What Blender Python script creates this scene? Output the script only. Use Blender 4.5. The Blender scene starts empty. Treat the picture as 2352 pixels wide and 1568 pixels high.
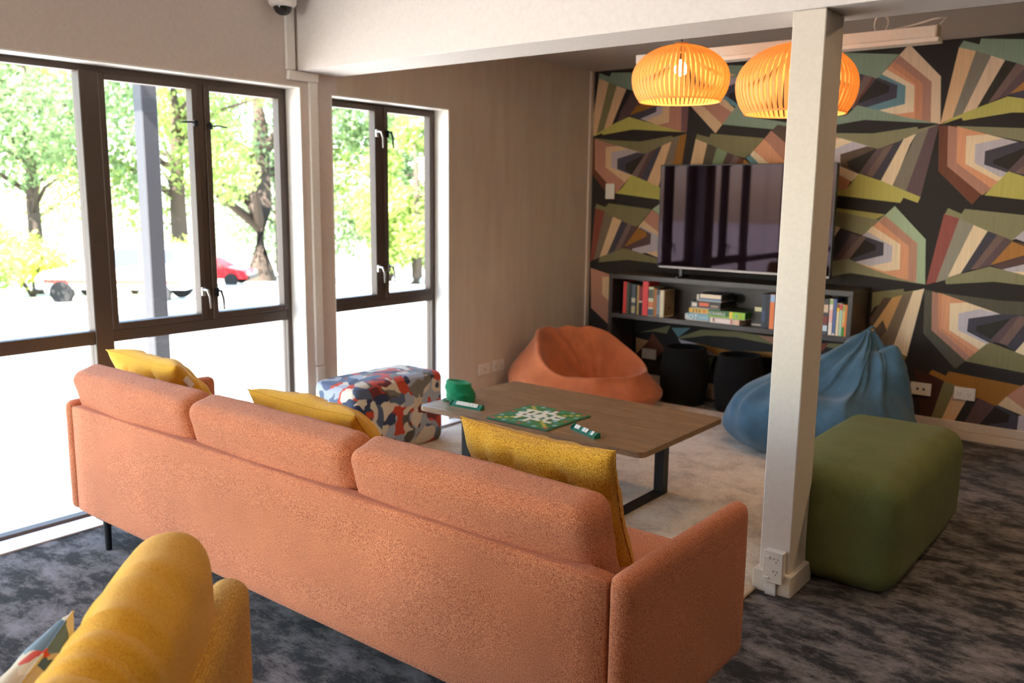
import bpy, bmesh, math, random
from mathutils import Vector, Matrix, noise
S = bpy.context.scene
PI = math.pi
random.seed(7)

# ------------------------------------------------------------------ camera, light, exposure
cam_d = bpy.data.cameras.new('camera')
cam = bpy.data.objects.new('camera', cam_d)
S.collection.objects.link(cam)
S.camera = cam
def rot_cam(yaw, pitch, roll):
    cy, sy, cp, sp, cr, sr = math.cos(yaw), math.sin(yaw), math.cos(pitch), math.sin(pitch), math.cos(roll), math.sin(roll)
    fw = Vector((sy*cp, cy*cp, -sp)); rt = Vector((cy, -sy, 0)); up = rt.cross(fw)
    r2 = rt*cr + up*sr; u2 = -rt*sr + up*cr
    return r2, u2, fw
R2, U2, FW = rot_cam(math.radians(-38.147), math.radians(9.506), math.radians(0.657))
m = Matrix.Identity(4)
for i in range(3):
    m[i][0] = R2[i]; m[i][1] = U2[i]; m[i][2] = -FW[i]
m[2][3] = 1.45
cam.matrix_world = m
cam_d.sensor_width = 36; cam_d.lens = 30.78; cam_d.clip_end = 400; cam_d.clip_start = 0.05
cam_d.dof.use_dof = True; cam_d.dof.focus_distance = 2.5; cam_d.dof.aperture_fstop = 3.6

S.view_settings.view_transform = 'Standard'
S.view_settings.look = 'None'
S.view_settings.gamma = 1
S.view_settings.use_curve_mapping = False
S.view_settings.exposure = 0.72

world = bpy.data.worlds.new('sky'); S.world = world; world.use_nodes = True
wn = world.node_tree; bg = wn.nodes['Background']
sky = wn.nodes.new('ShaderNodeTexSky'); sky.sky_type = 'NISHITA'; sky.sun_disc = False
sky.sun_elevation = math.radians(48); sky.sun_rotation = math.radians(170); sky.dust_density = 1.0
wn.links.new(sky.outputs[0], bg.inputs[0]); bg.inputs[1].default_value = 1.1

def link(o, parent=None):
    S.collection.objects.link(o)
    if parent: o.parent = parent
    return o
def sun(direction, energy, color):
    d = bpy.data.lights.new('sun', 'SUN'); d.energy = energy; d.color = color; d.angle = math.radians(0.6)
    o = bpy.data.objects.new('sun', d); link(o)
    o.rotation_euler = Vector(direction).to_track_quat('-Z', 'Y').to_euler(); o.location = (0, 0, 12)
sun((-0.22, 0.95, -1.15), 30.0, (1.0, 0.93, 0.82))

# ceiling downlights of the near half of the room (fixtures are built further down)
# (x, y, ceiling height, watts)
DOWN = [(-1.6, -.6, 2.78, 2), (0.9, 0.9, 2.78, 2), (0.9, 2.3, 2.78, 3), (0.1, 4.1, 2.382, 8), (1.9, 4.1, 2.382, 4)]
BULB_POWER = 3.0

# ------------------------------------------------------------------ materials
def s2l(c):
    return tuple((v/255/12.92 if v/255 <= .04045 else ((v/255+.055)/1.055)**2.4) for v in c)
def col(c): 
    return (*s2l(c), 1)
MATS = {}
class NT:
    def __init__(s, name):
        s.m = bpy.data.materials.new(name); s.m.use_nodes = True
        s.t = s.m.node_tree; s.b = s.t.nodes['Principled BSDF']; s.out = s.t.nodes['Material Output']
    def n(s, kind, **kw):
        x = s.t.nodes.new('ShaderNode'+kind)
        for k, v in kw.items():
            if k.startswith('i_'): x.inputs[k[2:].replace('_', ' ')].default_value = v
            else: setattr(x, k, v)
        return x
    def l(s, a, b): s.t.links.new(a, b)
    def coord(s, scale=(1, 1, 1), rot=(0, 0, 0), what='Object'):
        tc = s.n('TexCoord'); mp = s.n('Mapping'); s.l(tc.outputs[what], mp.inputs[0])
        mp.inputs['Scale'].default_value = scale; mp.inputs['Rotation'].default_value = rot
        return mp.outputs[0]
    def ramp(s, fac, stops, interp='LINEAR'):
        r = s.n('ValToRGB'); r.color_ramp.interpolation = interp
        e = r.color_ramp.elements
        while len(e) < len(stops): e.new(0.5)
        for k, (p, c) in enumerate(stops):
            e[k].position = p; e[k].color = c if len(c) == 4 else (*c, 1)
        s.l(fac, r.inputs[0]); return r.outputs[0]
    def noise(s, vec, scale, detail=3, rough=.5, dist=0):
        x = s.n('TexNoise'); x.inputs['Scale'].default_value = scale; x.inputs['Detail'].default_value = detail
        x.inputs['Roughness'].default_value = rough; x.inputs['Distortion'].default_value = dist
        s.l(vec, x.inputs['Vector']); return x.outputs['Fac']
    def bump(s, h, strength, dist=.002):
        b = s.n('Bump'); b.inputs['Strength'].default_value = strength; b.inputs['Distance'].default_value = dist
        s.l(h, b.inputs['Height']); s.l(b.outputs[0], s.b.inputs['Normal'])
    def mix(s, fac, a, b, blend='MIX'):
        x = s.n('Mix'); x.data_type = 'RGBA'; x.blend_type = blend
        for sock, v in ((x.inputs[0], fac), (x.inputs[6], a), (x.inputs[7], b)):
            if hasattr(v, 'links'): s.l(v, sock)
            else: sock.default_value = v
        return x.outputs[2]
def plain(name, c, rough=.5, metal=0, spec=.5, emit=None, estr=0, bump=0, bscale=60):
    if name in MATS: return MATS[name]
    t = NT(name); t.b.inputs['Base Color'].default_value = col(c); t.b.inputs['Roughness'].default_value = rough
    t.b.inputs['Metallic'].default_value = metal; t.b.inputs['Specular IOR Level'].default_value = spec
    v = t.coord()
    nz = t.noise(v, bscale, 4)
    cc = col(c)
    dark = tuple(x*.9 for x in cc[:3])+(1,)
    t.l(t.mix(nz, dark, tuple(min(1, x*1.08) for x in cc[:3])+(1,)), t.b.inputs['Base Color'])
    if bump: t.bump(nz, bump)
    if emit: t.b.inputs['Emission Color'].default_value = col(emit); t.b.inputs['Emission Strength'].default_value = estr
    MATS[name] = t.m; return t.m
def fabric(name, hi, mid, lo, pitch=.0042, bump=.5, mottle=3.0, sheen=.2, contrast=1.0):
    """woven upholstery: a thread grid of the given pitch with flecks of darker yarn"""
    t = NT(name); v = t.coord()
    nw = t.n('TexNoise'); nw.inputs['Scale'].default_value = 60; nw.inputs['Detail'].default_value = 2; t.l(v, nw.inputs['Vector'])
    wp = t.n('VectorMath', operation='MULTIPLY_ADD'); t.l(nw.outputs['Color'], wp.inputs[0]); wp.inputs[1].default_value = (.0035,)*3; t.l(v, wp.inputs[2])
    sx = t.n('SeparateXYZ'); t.l(wp.outputs[0], sx.inputs[0]); tot = None
    tn = t.n('TexCoord'); nq = t.n('VectorMath', operation='MULTIPLY'); t.l(tn.outputs['Normal'], nq.inputs[0]); t.l(tn.outputs['Normal'], nq.inputs[1])
    ns = t.n('SeparateXYZ'); t.l(nq.outputs[0], ns.inputs[0])
    for k in range(3):
        ml = t.n('Math', operation='MULTIPLY'); t.l(sx.outputs[k], ml.inputs[0]); ml.inputs[1].default_value = PI/pitch
        sn = t.n('Math', operation='SINE'); t.l(ml.outputs[0], sn.inputs[0])
        ab0 = t.n('Math', operation='ABSOLUTE'); t.l(sn.outputs[0], ab0.inputs[0])
        wt = t.n('Math', operation='SUBTRACT'); wt.inputs[0].default_value = 1; t.l(ns.outputs[k], wt.inputs[1])
        ab = t.n('Math', operation='MULTIPLY'); t.l(ab0.outputs[0], ab.inputs[0]); t.l(wt.outputs[0], ab.inputs[1])
        if tot is None: tot = ab.outputs[0]
        else:
            ad = t.n('Math', operation='ADD'); t.l(tot, ad.inputs[0]); t.l(ab.outputs[0], ad.inputs[1]); tot = ad.outputs[0]
    n1 = t.noise(v, 1.35/pitch, 3, .75); n2 = t.noise(v, mottle, 3, .5)
    base = t.ramp(n1, [(.36, col(lo)), (.49, col(mid)), (.64, col(hi))])
    sh = t.ramp(n2, [(.3, (.88, .88, .88)), (.7, (1.08, 1.08, 1.08))])
    c = t.mix(1.0, base, sh, 'MULTIPLY')
    hf = t.n('Math', operation='MULTIPLY'); t.l(tot, hf.inputs[0]); hf.inputs[1].default_value = .5
    d = 1-.42*contrast
    wv = t.ramp(hf.outputs[0], [(.25, (d, d, d)), (.8, (1.1, 1.1, 1.1))])
    c = t.mix(1.0, c, wv, 'MULTIPLY')
    t.l(c, t.b.inputs['Base Color']); t.b.inputs['Roughness'].default_value = .92
    t.b.inputs['Specular IOR Level'].default_value = .12
    t.b.inputs['Sheen Weight'].default_value = sheen; t.b.inputs['Sheen Roughness'].default_value = .5
    hh = t.n('Math', operation='ADD'); t.l(hf.outputs[0], hh.inputs[0]); t.l(n1, hh.inputs[1])
    t.bump(hh.outputs[0], bump, .0025)
    MATS[name] = t.m; return t.m
def smooth_fabric(name, c, var=.12, scale=14, weave=500, sheen=.25, bump=.25):
    t = NT(name); v = t.coord(); cc = s2l(c)
    n = t.noise(v, scale, 4, .6); w = t.noise(v, weave, 2)
    a = tuple(x*(1-var) for x in cc); b = tuple(min(1, x*(1+var)) for x in cc)
    base = t.ramp(n, [(.3, a), (.7, b)])
    wv = t.ramp(w, [(.35, (.8, .8, .8)), (.65, (1.12, 1.12, 1.12))])
    t.l(t.mix(1.0, base, wv, 'MULTIPLY'), t.b.inputs['Base Color'])
    t.b.inputs['Roughness'].default_value = .9; t.b.inputs['Specular IOR Level'].default_value = .2
    t.b.inputs['Sheen Weight'].default_value = sheen
    t.bump(w, bump, .002); MATS[name] = t.m; return t.m
def shards(name, scale=8.0, cols=None, dist=.35):
    t = NT(name); v = t.coord()
    nv = t.n('TexNoise'); nv.inputs['Scale'].default_value = scale*.55; nv.inputs['Detail'].default_value = 1.0; t.l(v, nv.inputs['Vector'])
    mx = t.n('VectorMath', operation='MULTIPLY_ADD'); t.l(nv.outputs['Color'], mx.inputs[0])
    mx.inputs[1].default_value = (dist, dist, dist); t.l(v, mx.inputs[2])
    vo = t.n('TexVoronoi'); vo.inputs['Scale'].default_value = scale; vo.inputs['Randomness'].default_value = 1.0
    vo.distance = 'CHEBYCHEV'
    t.l(mx.outputs[0], vo.inputs['Vector'])
    sp = t.n('SeparateColor'); t.l(vo.outputs['Color'], sp.inputs[0])
    st = [(i/len(cols), s2l(c)) for i, c in enumerate(cols)]
    base = t.ramp(sp.outputs[0], st, 'CONSTANT')
    w = t.noise(v, 600, 2)
    t.l(t.mix(1.0, base, t.ramp(w, [(.3, (.88, .88, .88)), (.7, (1.06, 1.06, 1.06))]), 'MULTIPLY'), t.b.inputs['Base Color'])
    t.b.inputs['Roughness'].default_value = .8; t.b.inputs['Sheen Weight'].default_value = .15
    t.bump(w, .15, .001); MATS[name] = t.m; return t.m
def glass(name, tint=(1, 1, 1), refl=1.0):
    t = NT(name); t.t.nodes.remove(t.b)
    tr = t.n('BsdfTransparent'); tr.inputs[0].default_value = (*tint, 1)
    gl = t.n('BsdfGlossy'); gl.inputs['Roughness'].default_value = .01
    fr = t.n('Fresnel'); fr.inputs[0].default_value = 1.5
    ge = t.n('NewGeometry'); iv = t.n('Math', operation='SUBTRACT'); iv.inputs[0].default_value = 1; t.l(ge.outputs['Backfacing'], iv.inputs[1])
    ml = t.n('Math', operation='MULTIPLY'); t.l(fr.outputs[0], ml.inputs[0]); t.l(iv.outputs[0], ml.inputs[1])
    mx = t.n('MixShader'); t.l(ml.outputs[0], mx.inputs[0]); t.l(tr.outputs[0], mx.inputs[1]); t.l(gl.outputs[0], mx.inputs[2])
    t.l(mx.outputs[0], t.out.inputs[0]); MATS[name] = t.m; return t.m

WALLPAINT = plain('wall_paint', (228, 221, 216), .75, spec=.3)
def striped_wall():
    t = NT('striped_wall_covering'); v = t.coord((1, 1, .15)); 
    n = t.noise(v, 14, 3, .55); n2 = t.noise(t.coord((1, 1, 1)), 260, 2)
    c = t.ramp(n, [(.3, s2l((207, 191, 173))), (.7, s2l((217, 203, 186)))])
    t.l(c, t.b.inputs['Base Color']); t.b.inputs['Roughness'].default_value = .8; t.bump(n2, .2, .001)
    return t.m
STRIPED = striped_wall()
WALLDIM = plain('dimmed_wall_paint', (218, 204, 195), .75, spec=.3)  # room wall paint with the window wall's dimmer light put into its colour
WHITE = plain('white_paint', (238, 234, 228), .35)
POSTP = plain('post_paint', (222, 211, 198), .45)
WHITEP = plain('white_plastic', (232, 226, 216), .35)
CEIL = plain('ceiling_paint', (196, 182, 170), .8, spec=.2)
TRIMW = plain('timber_trim_paint', (222, 206, 190), .45)
BRONZE = plain('bronze_window_frame', (80, 66, 57), .5, metal=.1)
BLACKM = plain('black_metal', (28, 30, 34), .45, metal=.4)
BLACKP = plain('black_plastic', (18, 18, 20), .4)
STEEL = plain('brushed_steel', (190, 188, 184), .3, metal=.9)
HOLE = plain('dark_hole', (22, 18, 16), .8)
GLASS = glass('window_glass', (.97, .98, .97))
CORAL = fabric('coral_weave', (240, 166, 120), (211, 121, 77), (132, 54, 28), .0035, .6)
MUST = fabric('mustard_weave', (242, 192, 78), (218, 156, 40), (158, 102, 16), .0046, .6)
MUST2 = fabric('golden_weave', (250, 198, 72), (238, 172, 42), (206, 142, 32), .0030, .35, contrast=.6)
CORALBAG = smooth_fabric('orange_suede', (198, 112, 68), .14, 9, 700)
BLUEBAG = smooth_fabric('blue_denim', (68, 102, 126), .2, 7, 800)
GREENF = smooth_fabric('moss_green_wool', (98, 104, 61), .12, 5, 500, .04)
BAGG = smooth_fabric('green_bag_cloth', (18, 132, 84), .15, 25, 900)
PATT = shards('patterned_print', 11.0, [(222, 208, 186), (40, 52, 84), (222, 206, 182), (196, 66, 34), (108, 34, 30), (122, 116, 106), (212, 196, 170), (84, 98, 124), (92, 84, 72), (168, 174, 184), (200, 60, 30), (46, 58, 86)])
PATT2 = shards('patterned_print_cushion', 10, [(208, 190, 160), (56, 84, 110), (214, 200, 172), (206, 62, 22), (110, 38, 36), (58, 88, 112), (196, 176, 146), (96, 120, 136)])
def wood(name, a, b, c, scale=1.0, rough=.45, axis=0):
    t = NT(name); sc = [26*scale]*3; sc[axis] = 1.6*scale
    v = t.coord(tuple(sc)); n = t.noise(v, 1.6, 6, .65, .8); n2 = t.noise(v, 9, 3, .6)
    t.l(t.mix(.35, t.ramp(n, [(.3, s2l(a)), (.52, s2l(b)), (.72, s2l(c))]), t.ramp(n2, [(.3, s2l(a)), (.7, s2l(c))])), t.b.inputs['Base Color'])
    t.b.inputs['Roughness'].default_value = rough; t.bump(n2, .12, .001); MATS[name] = t.m; return t.m
WALNUT = wood('walnut_laminate', (80, 56, 36), (134, 102, 70), (176, 140, 102), 1.5, .38)
SHELFM = wood('dark_laminate', (44, 38, 38), (56, 48, 48), (68, 60, 58), 1.0, .35)
def slatwood():
    t = NT('lamp_slat_wood'); v = t.coord((30, 30, 3)); n = t.noise(v, 3, 3)
    c = t.ramp(n, [(.3, s2l((234, 186, 110))), (.7, s2l((246, 206, 136)))]); t.l(c, t.b.inputs['Base Color'])
    t.b.inputs['Roughness'].default_value = .5
    tr = t.n('BsdfTranslucent'); tr.inputs[0].default_value = col((252, 206, 132))
    mx = t.n('MixShader'); mx.inputs[0].default_value = .42
    t.l(t.b.outputs[0], mx.inputs[1]); t.l(tr.outputs[0], mx.inputs[2]); t.l(mx.outputs[0], t.out.inputs[0]); return t.m
SLAT = slatwood()
def carpet():
    t = NT('mottled_carpet'); v = t.coord((1, 1.8, 1), (0, 0, .2)); v2 = t.coord()
    n = t.noise(v, 5.2, 12, .78, .15); n2 = t.noise(v2, 260, 3, .7)
    a = t.n('Math', operation='MULTIPLY_ADD'); t.l(n2, a.inputs[0]); a.inputs[1].default_value = .22; t.l(n, a.inputs[2])
    c = t.ramp(a.outputs[0], [(.53, s2l((25, 22, 21))), (.575, s2l((50, 46, 44))), (.62, s2l((95, 88, 84))), (.74, s2l((134, 127, 126)))])
    t.l(c, t.b.inputs['Base Color']); t.b.inputs['Roughness'].default_value = .97; t.b.inputs['Specular IOR Level'].default_value = .1
    t.b.inputs['Sheen Weight'].default_value = .15
    t.bump(n2, .8, .004); return t.m
CARPET = carpet()
def rugmat():
    t = NT('shaggy_rug'); v = t.coord((1, 1, 1), (0, 0, .6)); n = t.noise(v, 4.4, 8, .72, .25); n2 = t.noise(v, 120, 3, .7)
    c = t.ramp(n, [(.36, s2l((182, 160, 136))), (.5, s2l((226, 206, 182))), (.64, s2l((244, 230, 210)))])
    t.l(t.mix(1.0, c, t.ramp(n2, [(.34, (.74, .74, .74)), (.62, (1.1, 1.1, 1.1))]), 'MULTIPLY'), t.b.inputs['Base Color'])
    t.b.inputs['Roughness'].default_value = .95; t.b.inputs['Sheen Weight'].default_value = .4; t.bump(n2, .9, .006); return t.m
RUG = rugmat()

# ------------------------------------------------------------------ mesh helpers
def V(*a): return Vector(a)
def mesh_obj(name, me, mat, parent=None, loc=None, smooth=False, kind=None):
    if mat is not None:
        for x in (mat if isinstance(mat, (list, tuple)) else [mat]): me.materials.append(x)
    if smooth:
        for p in me.polygons: p.use_smooth = True
    o = bpy.data.objects.new(name, me); link(o, parent)
    if loc is not None: o.location = loc
    if kind: o['kind'] = kind
    return o
def obj(name, bm, mat, parent=None, loc=None, smooth=False, kind=None):
    bmesh.ops.recalc_face_normals(bm, faces=bm.faces[:])
    me = bpy.data.meshes.new(name); bm.to_mesh(me); bm.free()
    return mesh_obj(name, me, mat, parent, loc, smooth, kind)
def py_obj(name, vs, fs, mat, parent=None, loc=None, smooth=False, kind=None):
    me = bpy.data.meshes.new(name); me.from_pydata([tuple(v) for v in vs], [], fs); me.update()
    return mesh_obj(name, me, mat, parent, loc, smooth, kind)
def box(bm, x0, x1, y0, y1, z0, z1, bev=0, seg=2):
    r = bmesh.ops.create_cube(bm, size=1); vs = r['verts']
    bmesh.ops.scale(bm, vec=(abs(x1-x0), abs(y1-y0), abs(z1-z0)), verts=vs)
    bmesh.ops.translate(bm, vec=((x0+x1)/2, (y0+y1)/2, (z0+z1)/2), verts=vs)
    if bev > 0:
        es = list({e for v in vs for e in v.link_edges})
        bmesh.ops.bevel(bm, geom=es, offset=bev, segments=seg, affect='EDGES', profile=.5)
def B(*boxes, bev=0, seg=2):
    bm = bmesh.new()
    for b in boxes: box(bm, *b, bev=bev, seg=seg)
    return bm
def cyl(bm, p, r, h, seg=24, r2=None, axis='Z'):
    mat = Matrix.Translation(p)
    if axis == 'X': mat = mat @ Matrix.Rotation(PI/2, 4, 'Y')
    if axis == 'Y': mat = mat @ Matrix.Rotation(-PI/2, 4, 'X')
    bmesh.ops.create_cone(bm, cap_ends=True, segments=seg, radius1=r, radius2=r if r2 is None else r2, depth=h, matrix=mat @ Matrix.Translation((0, 0, h/2)))
    return bm
def tube(bm, pts, r, seg=8, cap=True):
    pts = [Vector(p) for p in pts]; rings = []
    up = Vector((0, 0, 1))
    for i, p in enumerate(pts):
        d = (pts[min(i+1, len(pts)-1)]-pts[max(i-1, 0)]).normalized()
        a = d.cross(up)
        if a.length < .05: a = d.cross(Vector((1, 0, 0)))
        a.normalize(); b = d.cross(a)
        rr = r[i] if isinstance(r, (list, tuple)) else r
        rings.append([bm.verts.new(p+(a*math.cos(t)+b*math.sin(t))*rr) for t in [2*PI*k/seg for k in range(seg)]])
    for A, Bq in zip(rings, rings[1:]):
        for k in range(seg): bm.faces.new((A[k], A[(k+1) % seg], Bq[(k+1) % seg], Bq[k]))
    if cap: bm.faces.new(rings[0]); bm.faces.new(rings[-1][::-1])
    return bm
def lathe(bm, prof, seg=32, c=(0, 0, 0)):
    rings = []
    for r, z in prof:
        rings.append([bm.verts.new((c[0]+r*math.cos(2*PI*k/seg), c[1]+r*math.sin(2*PI*k/seg), c[2]+z)) for k in range(seg)])
    for A, Bq in zip(rings, rings[1:]):
        for k in range(seg): bm.faces.new((A[k], A[(k+1) % seg], Bq[(k+1) % seg], Bq[k]))
    return bm
def prism(bm, poly, z0, z1):
    a = [bm.verts.new((x, y, z0)) for x, y in poly]; b = [bm.verts.new((x, y, z1)) for x, y in poly]
    bm.faces.new(a[::-1]); bm.faces.new(b)
    for i in range(len(a)): j = (i+1) % len(a); bm.faces.new((a[i], a[j], b[j], b[i]))
    return bm
def softbox(sx, sy, sz, r, n=12, puff=(0, 0, 0), wr=0, wscale=5, seed=0, c=(0, 0, 0)):
    """rounded upholstery block centred at c; puff bulges each pair of faces"""
    bm = bmesh.new(); bmesh.ops.create_cube(bm, size=2)
    bmesh.ops.subdivide_edges(bm, edges=bm.edges[:], cuts=n, use_grid_fill=True)
    h = Vector((sx/2, sy/2, sz/2)); inner = Vector([max(a-r, 1e-4) for a in h])
    for v in bm.verts:
        q = Vector((v.co.x, v.co.y, v.co.z))
        # concentrate samples near the corners
        q = Vector([math.copysign(abs(a)**.75, a) for a in q])
        p = Vector((q.x*h.x, q.y*h.y, q.z*h.z))
        k = Vector([max(-inner[i], min(inner[i], p[i])) for i in range(3)])
        d = p-k
        if d.length > 1e-9:
            # map the cube corner region on a sphere of radius r
            mxd = max(abs(d.x), abs(d.y), abs(d.z))
            d = d.normalized()*r*min(1, mxd/r)
            p = k+d
        u = [p[i]/h[i] for i in range(3)]
        for i in range(3):
            j, l = (i+1) % 3, (i+2) % 3
            p[i] += puff[i]*u[i]*(1-u[j]**2)*(1-u[l]**2)
        if wr:
            nn = noise.noise(Vector((p.x*wscale+seed*7.1, p.y*wscale, p.z*wscale)))
            n2 = noise.noise(Vector((p.x*wscale*2.7+seed, p.y*wscale*2.7+3, p.z*wscale*2.7)))
            p += p.normalized()*(nn+.4*n2)*wr
        v.co = p+Vector(c)
    return bm
def pillow(w, h, t, n=26, seed=0, wr=.012, corner=.13, fold=None):
    """throw cushion in the local XZ plane, thickness along Y, with a seam and pulled-in edges"""
    bm = bmesh.new(); grid = {}
    for side in (1, -1):
        for i in range(n+1):
            for j in range(n+1):
                edge = i in (0, n) or j in (0, n)
                if side == -1 and edge: grid[(side, i, j)] = grid[(1, i, j)]; continue
                u = -1+2*i/n; v = -1+2*j/n
                u = math.sin(u*PI/2)*.5+u*.5; v = math.sin(v*PI/2)*.5+v*.5
                x = w/2*u*(1-corner*(1-v*v)*abs(u)**2*.6); z = h/2*v*(1-corner*(1-u*u)*abs(v)**2*.6)
                prof = ((1-u**2)*(1-v**2))
                y = side*t/2*max(prof, 0)**.42
                q = Vector((x*9+seed*5.3, side*2.0, z*9))
                ed = max(abs(u), abs(v))
                y += wr*noise.noise(q)*(1 if not edge else .3)+side*wr*.8*noise.noise(q*2.3)*max(prof, 0)**.3
                if fold: 
                    for (fx, fz, fa, fw) in fold:
                        ang = math.radians(fa); d = (x-fx*w)*math.sin(ang)-(z-fz*h)*math.cos(ang)
                        s_ = (x-fx*w)*math.cos(ang)+(z-fz*h)*math.sin(ang)
                        y -= side*fw*math.exp(-(d/.012)**2)*math.exp(-(s_/.09)**2)*(0 if edge else 1)
                grid[(side, i, j)] = bm.verts.new((x, y, z))
    for side in (1, -1):
        for i in range(n):
            for j in range(n):
                f = [grid[(side, i, j)], grid[(side, i+1, j)], grid[(side, i+1, j+1)], grid[(side, i, j+1)]]
                bm.faces.new(f if side == -1 else f[::-1])
    return bm
def pillow_seam(w, h, corner=.13, n=26, seed=0, wr=.012):
    bm = bmesh.new(); pts = []
    prm = [-1+2*i/n for i in range(n+1)]
    ring = [(a, -1) for a in prm]+[(1, a) for a in prm[1:]]+[(a, 1) for a in prm[::-1][1:]]+[(-1, a) for a in prm[::-1][1:]]
    for u, v in ring:
        u = math.sin(u*PI/2)*.5+u*.5; v = math.sin(v*PI/2)*.5+v*.5
        x = w/2*u*(1-corner*(1-v*v)*abs(u)**2*.6); z = h/2*v*(1-corner*(1-u*u)*abs(v)**2*.6)
        q = Vector((x*9+seed*5.3, 2.0, z*9)); y = wr*noise.noise(q)*.3
        pts.append((x, y, z))
    return tube(bm, pts, .0028, 6, False)
def thing(name, label, cat, loc=(0, 0, 0), rotz=0, group=None, rot=None):
    o = bpy.data.objects.new(name, None); link(o); o.empty_display_size = .1
    o.location = loc; o.rotation_euler = rot if rot else (0, 0, rotz)
    o['label'] = label; o['category'] = cat
    if group: o['group'] = group
    return o
def tag(o, label, cat, group=None):
    o['label'] = label; o['category'] = cat
    if group: o['group'] = group
    return o
def struct(name, bm, mat, loc=None): return obj(name, bm, mat, None, loc, kind='structure')
def local(o, bm):
    """shift world-space geometry into the thing's frame (translation only)"""
    bmesh.ops.translate(bm, vec=-Vector(o.location), verts=bm.verts[:]); return bm
def wpart(name, bm, mat, parent, smooth=False, **k):
    return obj(name, local(parent, bm), mat, parent, smooth=smooth, **k)
def text_obj(name, s, size, mat, parent, loc, rot, ext=.0006):
    cu = bpy.data.curves.new(name, 'FONT'); cu.body = s; cu.size = size; cu.extrude = ext; cu.align_x = 'LEFT'; cu.resolution_u = 2
    tmp = bpy.data.objects.new('tmp', cu); link(tmp)
    dg = bpy.context.evaluated_depsgraph_get(); me = bpy.data.meshes.new_from_object(tmp.evaluated_get(dg))
    bpy.data.objects.remove(tmp); me.materials.clear()
    o = mesh_obj(name, me, mat, parent); o.location = loc; o.rotation_euler = rot; return o

# ------------------------------------------------------------------ room shell
XW, YB = -3.812, 5.82                      # window wall face, mural wall face
XR, YF = 5.5, -3.6                         # right wall, wall behind the camera
XG = -3.93                                 # inner face of the window frames
Z_BEAM, Z_LOW, Z_HIGH = 2.072, 2.382, 2.78
W1 = (-3.3, 3.032, 1.995); W2 = (3.24, 4.185, 1.973)

struct('floor', B((-3.67, XR, YF, YB, -.12, 0)), CARPET)
bm = bmesh.new()
prism(bm, [(-3.66, .004), (-3.66, -.05), (-4.0, -.2), (-4.0, -.055), (-3.93, -.045), (-3.812, -.02)], -3.6, 5.8)
for v in bm.verts: v.co = Vector((v.co.x, v.co.z, v.co.y))
struct('trim_1', bm, WHITE)
struct('trim_2', B((-3.672, -3.655, -3.6, 5.8, -.03, .006)), TRIMW)

bm = bmesh.new()
def wseg(y0, y1, z0, z1, mi):
    n0 = len(bm.faces); box(bm, -4.02, XW, y0, y1, z0, z1)
    bm.faces.ensure_lookup_table()
    for f in bm.faces[n0:]: f.material_index = mi
wseg(YF, W1[0], -.2, 2.8, 0); wseg(W1[0], W1[1], W1[2], 2.8, 0); wseg(W1[1], W2[0], -.2, 2.8, 0)
wseg(W2[0], 3.28, W2[2], 2.8, 0); wseg(3.28, W2[1], W2[2], 2.8, 1); wseg(W2[1], YB, -.2, 2.8, 1)
obj('wall_left', bm, [WALLDIM, STRIPED], kind='structure')
WB = struct('wall_back', B((-4.02, XR+.15, YB, YB+.15, -.2, 2.8)), plain('mural_ground', (46, 40, 38), .7, spec=.3, bump=.15, bscale=400))
struct('wall_right', B((XR, XR+.15, YF, YB, -.2, 2.8)), plain('fill_cut_umber', (112, 92, 76), .7))  # unseen wall, given a dark colour to cut fill light from the right
W3 = (-3.4, -1.1, .35, 2.35)
struct('wall_front', B((-4.02, W3[0], YF-.15, YF, -.2, 2.8), (W3[1], XR+.15, YF-.15, YF, -.2, 2.8),
                       (W3[0], W3[1], YF-.15, YF, -.2, W3[2]), (W3[0], W3[1], YF-.15, YF, W3[3], 2.8)), MATS['fill_cut_umber'])  # unseen rear wall shares the dark colour added to absorb fill light
struct('ceiling', B((-4.02, XR+.15, 3.28, YB+.15, Z_LOW, Z_LOW+.1), (-4.02, XR+.15, YF-.15, 3.02, Z_HIGH, Z_HIGH+.1)), CEIL)
struct('ceiling_beam', B((XW, XR, 3.01, 3.29, Z_BEAM, 2.8), bev=.002, seg=1), WALLPAINT)
struct('baseboard_back', B((-3.79, XR, YB-.018, YB, .055, .108), (-3.79, XR, YB-.026, YB, 0, .052), bev=.002, seg=1), TRIMW)
struct('baseboard_right', B((XR-.018, XR, YF, YB-.02, 0, .1), bev=.002, seg=1), TRIMW)
struct('trim_3', B((XW, -3.797, YB-.045, YB, 0, Z_LOW), bev=.002, seg=1), TRIMW)

# post under the beam, with a boxed base
pst = obj('structural_post', B((-1.18, -1.066, 3.02, 3.2, 0, Z_BEAM), bev=.003, seg=1), POSTP, kind='structure')
obj('post_base', B((-1.196, -1.05, 3.0, 3.218, 0, .085), bev=.004, seg=1), POSTP, pst)

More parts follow.
